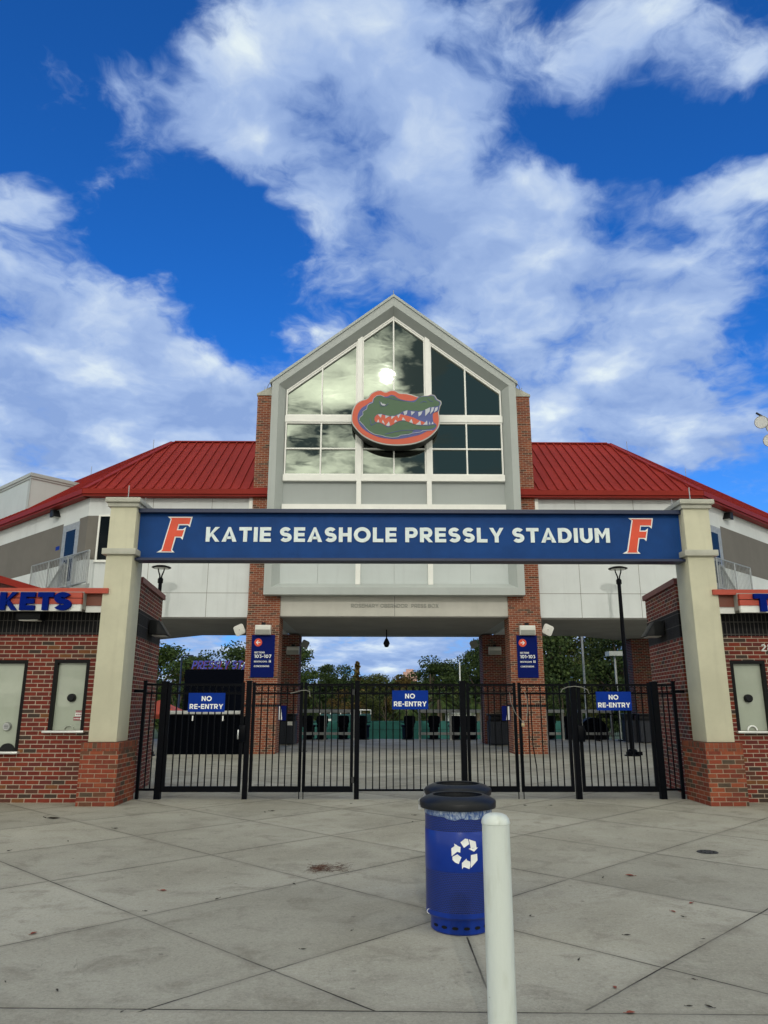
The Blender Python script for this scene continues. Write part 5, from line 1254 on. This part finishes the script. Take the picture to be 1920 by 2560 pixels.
# ================================================================== FIELD BEYOND
sb = thing('scoreboard', 'black scoreboard topped with violet PRESSLY STADIUM letters', 'scoreboard', (-14.2, 70, -3))
build('screen', MB().box(-18.3, -10.0, 70, 70.6, -.5, 4.62), M_['screen'], sb)
build('lettering', text_mb('PRESSLY STADIUM', -17.75, -10.6, 4.66, 5.42, 70.1, .2, .2, .25), M_['purple'], sb)
build('letter_edge', text_mb('PRESSLY STADIUM', -17.72, -10.57, 4.64, 5.40, 70.31, .05, .2, .25), M_['orange'], sb)
for x in (-17, -11.3): build('leg', MB().box(x - .2, x + .2, 70.1, 70.5, -3, -.5), M_['lamp_dark'], sb)
ow = thing('outfield_fence', 'long teal padded outfield fence across the field', 'fence', (0, 60, -3))
build('padding', MB().box(-16, 14, 60, 60.3, -3, .24), M_['teal'], ow)
build('top_cap', MB().box(-16, 14, 59.98, 60.32, -.42, -.36), M_['teal_dark'], ow)
pos_ = [MB().box(x, x + .08, 59.95, 60.0, -3, .3) for x in (-12, -9, -6, -2.9, 2.9, 6, 9)]
for p in pos_: build('fence_post', p, M_['teal_dark'], ow)
be = thing('batting_screen', 'dark teal screen structure with white rails on top', 'screen', (-2.9, 63, -3))
build('screen', MB().box(-5.2, -1.05, 63, 65, -3, .72), M_['teal_dark'], be)
g = MB().tube([(-5.2, 62.95, 1.05), (-1.05, 62.95, 1.05)], .04, 6)
for i in range(6): g.tube([(-5.2 + 4.15 * i / 5, 62.95, .7), (-5.2 + 4.15 * i / 5, 62.95, 1.05)], .03, 6)
build('white_rail', g, M_['paint_white'], be)
build('white_box', MB().box(-5.2, -4.3, 62.6, 62.95, .1, .35), M_['paint_white'], be)
tn = thing('canopy_tent', 'orange canopy tent behind the left booth', 'tent', (-13.4, 45, -3))
build('canopy', MB().add([(-14.9, 43.8, .95), (-11.9, 43.8, .95), (-11.9, 46.8, .95), (-14.9, 46.8, .95), (-13.4, 45.3, 1.75), (-14.9, 43.8, .7), (-11.9, 43.8, .7), (-11.9, 46.8, .7), (-14.9, 46.8, .7)], [(0, 1, 4), (1, 2, 4), (2, 3, 4), (3, 0, 4), (0, 5, 6, 1), (1, 6, 7, 2), (2, 7, 8, 3), (3, 8, 5, 0)]), M_['tent'], tn)
for x, y in ((-14.85, 43.85), (-11.95, 43.85), (-14.85, 46.75), (-11.95, 46.75)): build('leg', MB().tube([(x, y, -3), (x, y, .9)], .03, 6), M_['paint_white'], tn)
def pole(name, x, y, z1, r, m, lab, cat, arm=None):
    o = thing(name, lab, cat, (x, y, -3))
    build('pole', MB().tube([(x, y, -3), (x, y, z1)], r, 8, r * .7), m, o)
    if arm: build('arm', MB().tube([(x, y, z1), (x + .1, y, z1 + .12), (x + arm, y, z1 + .15)], .05, 6), m, o); build('lamp_head', MB().box(x + arm, x + arm + .5, y - .12, y + .12, z1 + .1, z1 + .2), m, o)
pole('street_lamp', -16.1, 60, 5.1, .09, M_['beam_navy'], 'tall blue street lamp left of the scoreboard', 'lamp post', .4)
pole('flag_pole', 6.03, 60, 4.78, .07, M_['paint_white'], 'thin white flagpole in front of the right oaks', 'flagpole')
pole('light_pole', 12.63, 48, 7.2, .085, M_['galv'], 'pale grey light pole seen right of the right brick pier', 'light pole')
sc_ = thing('shade_canopy', 'flat pale grey canopy slab in front of the right oaks', 'canopy', (17.2, 55, -3))
build('slab', MB().box(16.38, 18.6, 54.6, 55.6, 4.95, 5.28), M_['frame_grey'], sc_)
for x in (16.9, 18.4): build('leg', MB().box(x - .06, x + .06, 55, 55.12, -3, 4.95), M_['galv'], sc_)
tag(build('distant_building', MB().box(8.5, 13.2, 258, 262, -3, 12.3).box(9.5, 12.0, 258.5, 261, 12.3, 13.2), M_['far_wall']), 'pinkish block showing above the tree line', 'building')
wb = thing('white_shed', 'white low shed behind the right drink rail', 'building', (9.4, 78, -3))
build('wall', MB().box(6.6, 12.4, 77, 80, -3, .55), M_['white_fascia'], wb); build('roof', MB().prism_y([(6.4, .55), (12.6, .55), (9.5, 1.0)], 76.9, 80.1), M_['frame_grey'], wb)

# floodlight mast at the right edge
fm = thing('floodlight_mast', 'tall stadium floodlight mast with cluster of lamps at right edge', 'floodlight', (25.6, 45, -3))
build('mast', MB().tube([(26.2, 45.3, -3), (26.2, 45.3, 20.6)], .22, 12, .14), M_['galv'], fm, smooth=True)
ca = MB().box(24.6, 28.4, 45.2, 45.32, 19.55, 19.67).box(24.75, 28.3, 45.2, 45.32, 18.35, 18.47).tube([(24.3, 45.1, 20.05), (25.4, 45.25, 19.45)], .07, 6)
build('crossarm', ca, M_['iron'], fm)
LP = [(24.35, 19.25), (25.05, 18.95), (25.75, 18.75), (24.75, 18.0), (25.45, 17.75), (26.6, 18.8), (26.9, 17.8)]
lp0 = None
axis = Vector((-.50, -.78, -.30)).normalized()
for i, (x, z) in enumerate(LP):
    c = Vector((x, 44.7, z)); a = axis.orthogonal().normalized(); b = axis.cross(a)
    if lp0 is None:
        mb = MB(); prof = [(.08, -.42), (.14, -.38), (.30, -.12), (.41, .10), (.42, .14), (.39, .145)]
        n_ = 20
        mb.add([tuple(c + axis * h + (a * math.cos(2 * PI * j / n_) + b * math.sin(2 * PI * j / n_)) * r) for r, h in prof for j in range(n_)], [(k_ * n_ + j, k_ * n_ + (j + 1) % n_, (k_ + 1) * n_ + (j + 1) % n_, (k_ + 1) * n_ + j) for k_ in range(len(prof) - 1) for j in range(n_)])
        lp0 = build('lamp_head', mb, M_['steel'], fm, smooth=True)
        fc = MB().add([tuple(c + axis * .13 + (a * math.cos(2 * PI * j / n_) + b * math.sin(2 * PI * j / n_)) * .39) for j in range(n_)], [tuple(range(n_))])
        build('lens', fc, M_['paint_white'], lp0)
        build('bracket', MB().tube([tuple(c - axis * .40), (c.x + .30, c.y + .45, c.z + .45)], .035, 6), M_['galv'], lp0)
        c0 = c
    else:
        d = copy_part(lp0, c - c0)
        for chh in lp0.children: copy_part(chh, (0, 0, 0), d)

# ================================================================== TREES
def leaf_cloud(rng, clumps, per, size):
    mb = MB()
    for (cx, cy, cz, rx, ry, rz) in clumps:
        for _ in range(per):
            while True:
                p = Vector((rng.uniform(-1, 1), rng.uniform(-1, 1), rng.uniform(-1, 1)))
                if p.length <= 1: break
            p = p * (.55 + .45 * p.length)
            c = Vector((cx + p.x * rx, cy + p.y * ry, cz + p.z * rz))
            s_ = size * rng.uniform(.5, 1.25)
            e = Euler((rng.uniform(0, 6.3), rng.uniform(0, 6.3), rng.uniform(0, 6.3))).to_matrix()
            mb.add([c + e @ Vector(q) * s_ for q in ((-.5, -.35, 0), (.1, -.5, .1), (.55, .0, 0), (.1, .45, .12), (-.45, .35, -.05))], [(0, 1, 2, 3, 4)])
    return mb
def tree_proto(kind, seed, h, w, m, trunk=.28, rough=1.0):
    rng = random.Random(seed); o = thing(kind, '', 'tree', (0, 0, 0))
    limbs = MB().tube([(0, 0, 0), (w * .02, 0, h * .25), (-w * .02, w * .02, h * .55), (0, 0, h * .8)], trunk, 8, trunk * .25)
    cl = []
    if kind == 'conifer_tree':
        for i in range(26):
            f = i / 25; zz = h * (.18 + .8 * f); r = w * (1 - f) * .95 + .12
            for k_ in range(max(2, int(6 * (1 - f)) + 1)):
                a = rng.uniform(0, 6.28); q = r * rng.uniform(.35, .85); cl.append((q * math.cos(a), q * math.sin(a), zz + rng.uniform(-.2, .2), .42 * r + .15, .42 * r + .15, .26))
        per = 16; size = h * .045
    else:
        nc = 52 if kind != 'shrub_tree' else 16
        for i in range(nc):
            a = rng.uniform(0, 6.28); f = rng.uniform(.16, .97); prof = math.sin(PI * min(1, max(.12, (f - .02) / 1.05))) ** .6
            q = w * prof * rng.uniform(.2, .92)
            x, y, z = q * math.cos(a), q * math.sin(a), h * f * rng.uniform(.93, 1.0)
            rr = w * rng.uniform(.25, .42)
            cl.append((x, y, z, rr, rr, rr * .68))
            if i % 2 == 0: limbs.tube([(0, 0, h * min(.5, f * .6)), (x * .5, y * .5, z * .8), (x, y, z)], trunk * .35, 6, .03)
        per = 260 if kind != 'shrub_tree' else 190; size = max(.13, w * .052)
    build('crown', leaf_cloud(rng, cl, per, size), m, o)
    build('trunk', limbs, M_['bark'], o)
    return o
def palm_proto(seed):
    rng = random.Random(seed); o = thing('palm_tree', '', 'palm', (0, 0, 0))
    build('trunk', MB().tube([(0, 0, 0), (.05, 0, 2.2), (0, 0, 4.4)], .26, 10, .22), M_['palm_bark'], o)
    f = MB()
    for i in range(34):
        a = rng.uniform(0, 6.28); tilt = rng.uniform(-.5, 1.25); L = rng.uniform(1.3, 1.9)
        pts = []
        for k_ in range(7):
            t = k_ / 6; pts.append(Vector((math.cos(a) * L * t * math.cos(tilt * .6), math.sin(a) * L * t * math.cos(tilt * .6), 4.4 + L * t * math.sin(tilt) - .9 * t * t * L * .6)))
        side = Vector((-math.sin(a), math.cos(a), 0))
        for k_ in range(2, 6):
            for sgn in (-1, 1):
                for q in range(3):
                    p = pts[k_].lerp(pts[k_ + 1], q / 3) ; d = (pts[k_ + 1] - pts[k_]).normalized()
                    tip = p + side * sgn * .45 + d * .35 - Vector((0, 0, .16)); f.add([p - d * .04, p + d * .05, tip], [(0, 1, 2)])
        f.tube(pts, .018, 4, .006)
    build('frond_crown', f, LEAF[3], o)
    return o
PR = {}
def get(kind, var, h, w, m, tr=.28):
    key = (kind, var)
    if key not in PR: PR[key] = [tree_proto(kind, hash((len(kind), var)) % 1000, h, w, m, tr), False]
    ent = PR[key]
    if not ent[1]: ent[1] = True; return ent[0]
    return copy_tree(ent[0])
# kind, variant, material, x, y, half width, top z, turn, label
T_ = [('oak_tree', 0, 3, -28.7, 95, 5.0, 9.4, 0.0, 'tall bright green tree against the left booth wall'),
      ('oak_tree', 1, 2, -26.6, 104, 3.6, 7.2, 1.0, 'low brownish tree left of the scoreboard'),
      ('oak_tree', 2, 0, -26.6, 115, 5.2, 9.0, 2.1, 'dark tree behind the left end of scoreboard letters'),
      ('oak_tree', 2, 0, -20.6, 110, 5.4, 9.9, 4.0, 'tallest dark tree rising behind the scoreboard letters'),
      ('oak_tree', 0, 3, -12.4, 100, 4.2, 9.4, 3.0, 'green tree with pointed top beside the left rear pier'),
      ('oak_tree', 1, 0, -7.6, 115, 4.2, 7.6, 5.0, 'mid-height dark tree between pointed tree and conifer'),
      ('conifer_tree', 0, 2, -3.7, 120, 1.5, 8.1, 0, 'small rusty conifer standing above the distant tree line'),
      ('oak_tree', 2, 1, -1.9, 150, 5.2, 7.5, .6, 'low olive tree right of the rusty conifer, far off'),
      ('oak_tree', 1, 2, 4.8, 150, 4.2, 7.3, 1.9, 'far yellowish tree left of the pink block'),
      ('oak_tree', 2, 0, 7.6, 115, 4.4, 8.2, 5.5, 'rounded dark oak right of the pink block'),
      ('oak_tree', 0, 0, 11.8, 118, 4.4, 8.0, 2.6, 'dark oak just left of the right rear pier, behind flagpole'),
      ('oak_tree', 1, 0, 11.4, 85, 2.8, 9.0, 3.6, 'dark tree with open twigs against the right rear pier'),
      ('oak_tree', 2, 0, 19.0, 80, 4.4, 10.2, 1.3, 'large dark oak right of the right brick pier'),
      ('oak_tree', 1, 1, 26.4, 95, 4.6, 11.6, 4.4, 'olive oak behind the flat pale canopy'),
      ('oak_tree', 0, 0, 26.0, 82, 4.2, 10.6, 5.2, 'large dark oak behind the right lamp post')]
bases = {0: (10, 3.2), 1: (9, 3.0), 2: (10, 4.0)}
pr_mat = {}
for kind, var, mi, x, y, hw, top, turn, lab in T_:
    h0, w0 = ((8.5, 1.5) if kind == 'conifer_tree' else bases[var])
    key = (kind, var, mi)
    if key not in pr_mat:
        o = tree_proto(kind, 11 + var * 7 + mi * 3, h0, w0, LEAF[mi]); pr_mat[key] = o
    else: o = copy_tree(pr_mat[key])
    o.location = (x, y, -3); o.rotation_euler = (0, 0, turn); o.scale = (1.15 * hw / w0, 1.15 * hw / w0, (top + 3) / h0)
    o['label'] = lab; o['group'] = 'trees beyond the field'
low = [(-11.2, 3.4, 0, 'low dark bush behind the left double gate'), (-8.8, 3.0, 1, 'low olive bush right of the left rear pier'), (-6.5, 3.0, 0, 'low dark bush above the left drink rail end'), (-4.2, 3.2, 2, 'low rusty bush behind the dark teal screen'),
       (-1.9, 2.8, 1, 'low olive bush right of the dark teal screen'), (.4, 2.9, 0, 'low dark bush left of the centre sign'), (2.7, 3.0, 1, 'low olive bush behind the centre sign'), (5.0, 3.3, 3, 'low bright green bush behind the palm trunk'),
       (7.3, 2.8, 1, 'low olive bush above the right drink rail'), (9.7, 2.9, 0, 'low dark bush beside the right rear pier'), (-23.8, 3.7, 1, 'low olive bush behind the left fence panel'), (-20.4, 3.7, 3, 'low bright green bush behind the left walk gate'),
       (15.0, 3.8, 0, 'low dark bush behind the right brick pier'), (17.7, 3.9, 0, 'low dark bush left of the right walk gate sign'), (20.7, 3.8, 1, 'low olive bush behind the right walk gate sign'), (23.8, 3.8, 0, 'low dark bush behind the right lamp post base')]
lm = {}
for i, (x, top, mi, lab) in enumerate(low):
    if mi not in lm: o = tree_proto('shrub_tree', 50 + mi, 6, 2.2, LEAF[mi], .12); lm[mi] = o
    else: o = copy_tree(lm[mi])
    y = 80 if abs(x) < 12 else 74
    o.location = (x, y + (i % 3), -3); o.rotation_euler = (0, 0, i * 1.7); o.scale = (1.0, 1.0, (top + 3) / 6)
    o['label'] = lab; o['group'] = 'low bushes beyond the field'
pp = palm_proto(5)
for i, (x, y, z, lab) in enumerate([(5.5, 74, 3.3, 'cabbage palm with pale trunk right of the centre sign'), (2.4, 76, 2.2, 'short cabbage palm below the centre sign'), (9.0, 72, 3.0, 'cabbage palm beside the right rear pier')]):
    o = pp if i == 0 else copy_tree(pp)
    o.location = (x, y, -3); o.rotation_euler = (0, 0, i * 2.0); o.scale = (1.0, 1.0, (z + 3) / 5.6); o['label'] = lab; o['group'] = 'cabbage palms beyond the field'
# the far wood closing the view reads as one mass
rng = random.Random(3); cl = []
for i in range(95):
    x = -75 + 150 * i / 94; h = 8.6 + 1.3 * math.sin(i * 1.3) + rng.uniform(-1.2, 1.2)
    for q in range(4): cl.append((x + rng.uniform(-1.5, 1.5), 172 + rng.uniform(-4, 4), -3 + h * (.18 + .24 * q), 2.6, 2.2, 1.9))
wood = build('distant_wood', leaf_cloud(rng, cl, 110, .8), LEAF[0]); wood['kind'] = 'stuff'; wood['label'] = 'distant dark tree line closing the view'

# ================================================================== GROUND BITS
def leaf_mesh(kind, sz, seed):
    rng = random.Random(seed); mb = MB(); n_ = 9
    prof = [(-.5, 0), (-.25, .2), (.05, .27), (.3, .16), (.5, 0), (.3, -.17), (.05, -.26), (-.25, -.19)]
    vs = [(x * sz, y * sz, .006 + .25 * sz * (abs(y) * 1.2 + .25 * x * x) * rng.uniform(.8, 1.3)) for x, y in prof]
    vs.append((0, 0, .004)); k_ = len(prof)
    mb.add(vs, [(i, (i + 1) % k_, k_) for i in range(k_)])
    mb.tube([(-.5 * sz, 0, .008), (-.72 * sz, .05 * sz, .012)], .0022, 4)
    return mb
red = [(-2.34, 6.735, 'brown-red fallen leaf left of the straw patch'), (-2.874, 5.55, 'reddish fallen leaf nearest the left edge'), (1.734, 7.264, 'largest red fallen leaf left of the drain cover'), (1.895, 6.318, 'orange fallen leaf lying on the joint right of the bollard'),
       (1.65, 6.076, 'small crimson fallen leaf right of the bollard'), (.707, 4.205, 'orange fallen leaf on the front joint right of the bollard'), (.741, 4.546, 'small red-brown fallen leaf near the front right joint')]
l0 = None
for i, (x, y, lab) in enumerate(red):
    if l0 is None: l0 = build('fallen_leaf', leaf_mesh(0, .085, 1), M_['dry_leaf']); o = l0
    else: o = l0.copy(); COL.objects.link(o)
    s_ = (.8, .75, 1.0, .65, .6, .65, .5)[i]
    o.location = (x, y, .004); o.rotation_euler = (0, 0, i * 1.3); o.scale = (s_, s_, s_); tag(o, lab, 'leaf', 'red fallen leaves on the paving')
DK = [(-4.94, 10.718), (-4.036, 9.016), (-1.824, 6.467), (-2.29, 6.108), (-2.283, 4.522), (-1.838, 4.242), (-1.028, 5.212), (-1.27, 6.957), (-0.729, 5.613), (-0.034, 11.031), (-0.088, 10.431), (-0.957, 12.27), (-2.079, 11.451), (-2.164, 11.341), (0.666, 5.006), (1.595, 5.41), (1.673, 5.931), (1.461, 7.192), (2.103, 12.062), (1.712, 12.063), (1.966, 11.768), (1.039, 4.289), (1.143, 4.274), (-4.435, 8.476), (-3.814, 9.91), (-2.627, 4.657), (0.565, 5.966), (1.113, 5.49), (1.226, 4.666)]
l1 = None
for i, (x, y) in enumerate(DK):
    if l1 is None: l1 = build('leaf_scrap', leaf_mesh(1, .06, 2), M_['dark_leaf']); o = l1
    else: o = l1.copy(); COL.objects.link(o)
    s_ = (2.2 if i == 0 else .5 + .1 * (i * 7 % 5)) * (1.5 if y > 8.4 else 1)
    o.location = (x, y, .004); o.rotation_euler = (0, 0, i * 2.1); o.scale = (s_, s_ * .55, s_)
    tag(o, 'largest dark leaf clump on the paving before the left pillar' if i == 0 else 'small dark dead leaf scrap on the grey paving', 'leaf', 'dark leaf scraps on the paving')
# rusty pine straw patch
rng = random.Random(9); mb = MB()
for i in range(430):
    if i < 300: x, y = -1.10 + rng.gauss(0, .055), 7.60 + rng.gauss(0, .10) 
    else: x, y = -.93 + rng.gauss(0, .07), 7.60 + rng.gauss(0, .10)
    a = rng.gauss(.5, .7); L = rng.uniform(.015, .05); dx_, dy_ = math.cos(a) * L, math.sin(a) * L; w = .0022
    mb.add([(x - dx_, y - dy_, .004 + .003 * rng.random()), (x + dx_, y + dy_, .004 + .004 * rng.random()), (x + dx_ + dy_ / L * w, y + dy_ - dx_ / L * w, .006), (x - dx_ + dy_ / L * w, y - dy_ - dx_ / L * w, .006)], [(0, 1, 2, 3)])
ps = build('pine_straw', mb, M_['needle']); ps['kind'] = 'stuff'; ps['label'] = 'rusty scatter of pine straw on the paving left of the bin'
# drain cover
dcv = thing('drain_cover', 'round dark iron drain cover in the paving on the right', 'drain cover', (2.91, 8.37, 0))
build('plate', MB().lathe([(0, .008), (.10, .008), (.108, .004)], 2.91, 8.37, 32), M_['iron'], dcv)
g = MB()
for i in range(8): a = 2 * PI * i / 8; g.box(2.91 + .065 * math.cos(a) - .007, 2.91 + .065 * math.cos(a) + .007, 8.37 + .065 * math.sin(a) - .007, 8.37 + .065 * math.sin(a) + .007, .008, .0105)
build('boss', g, M_['black'], dcv)
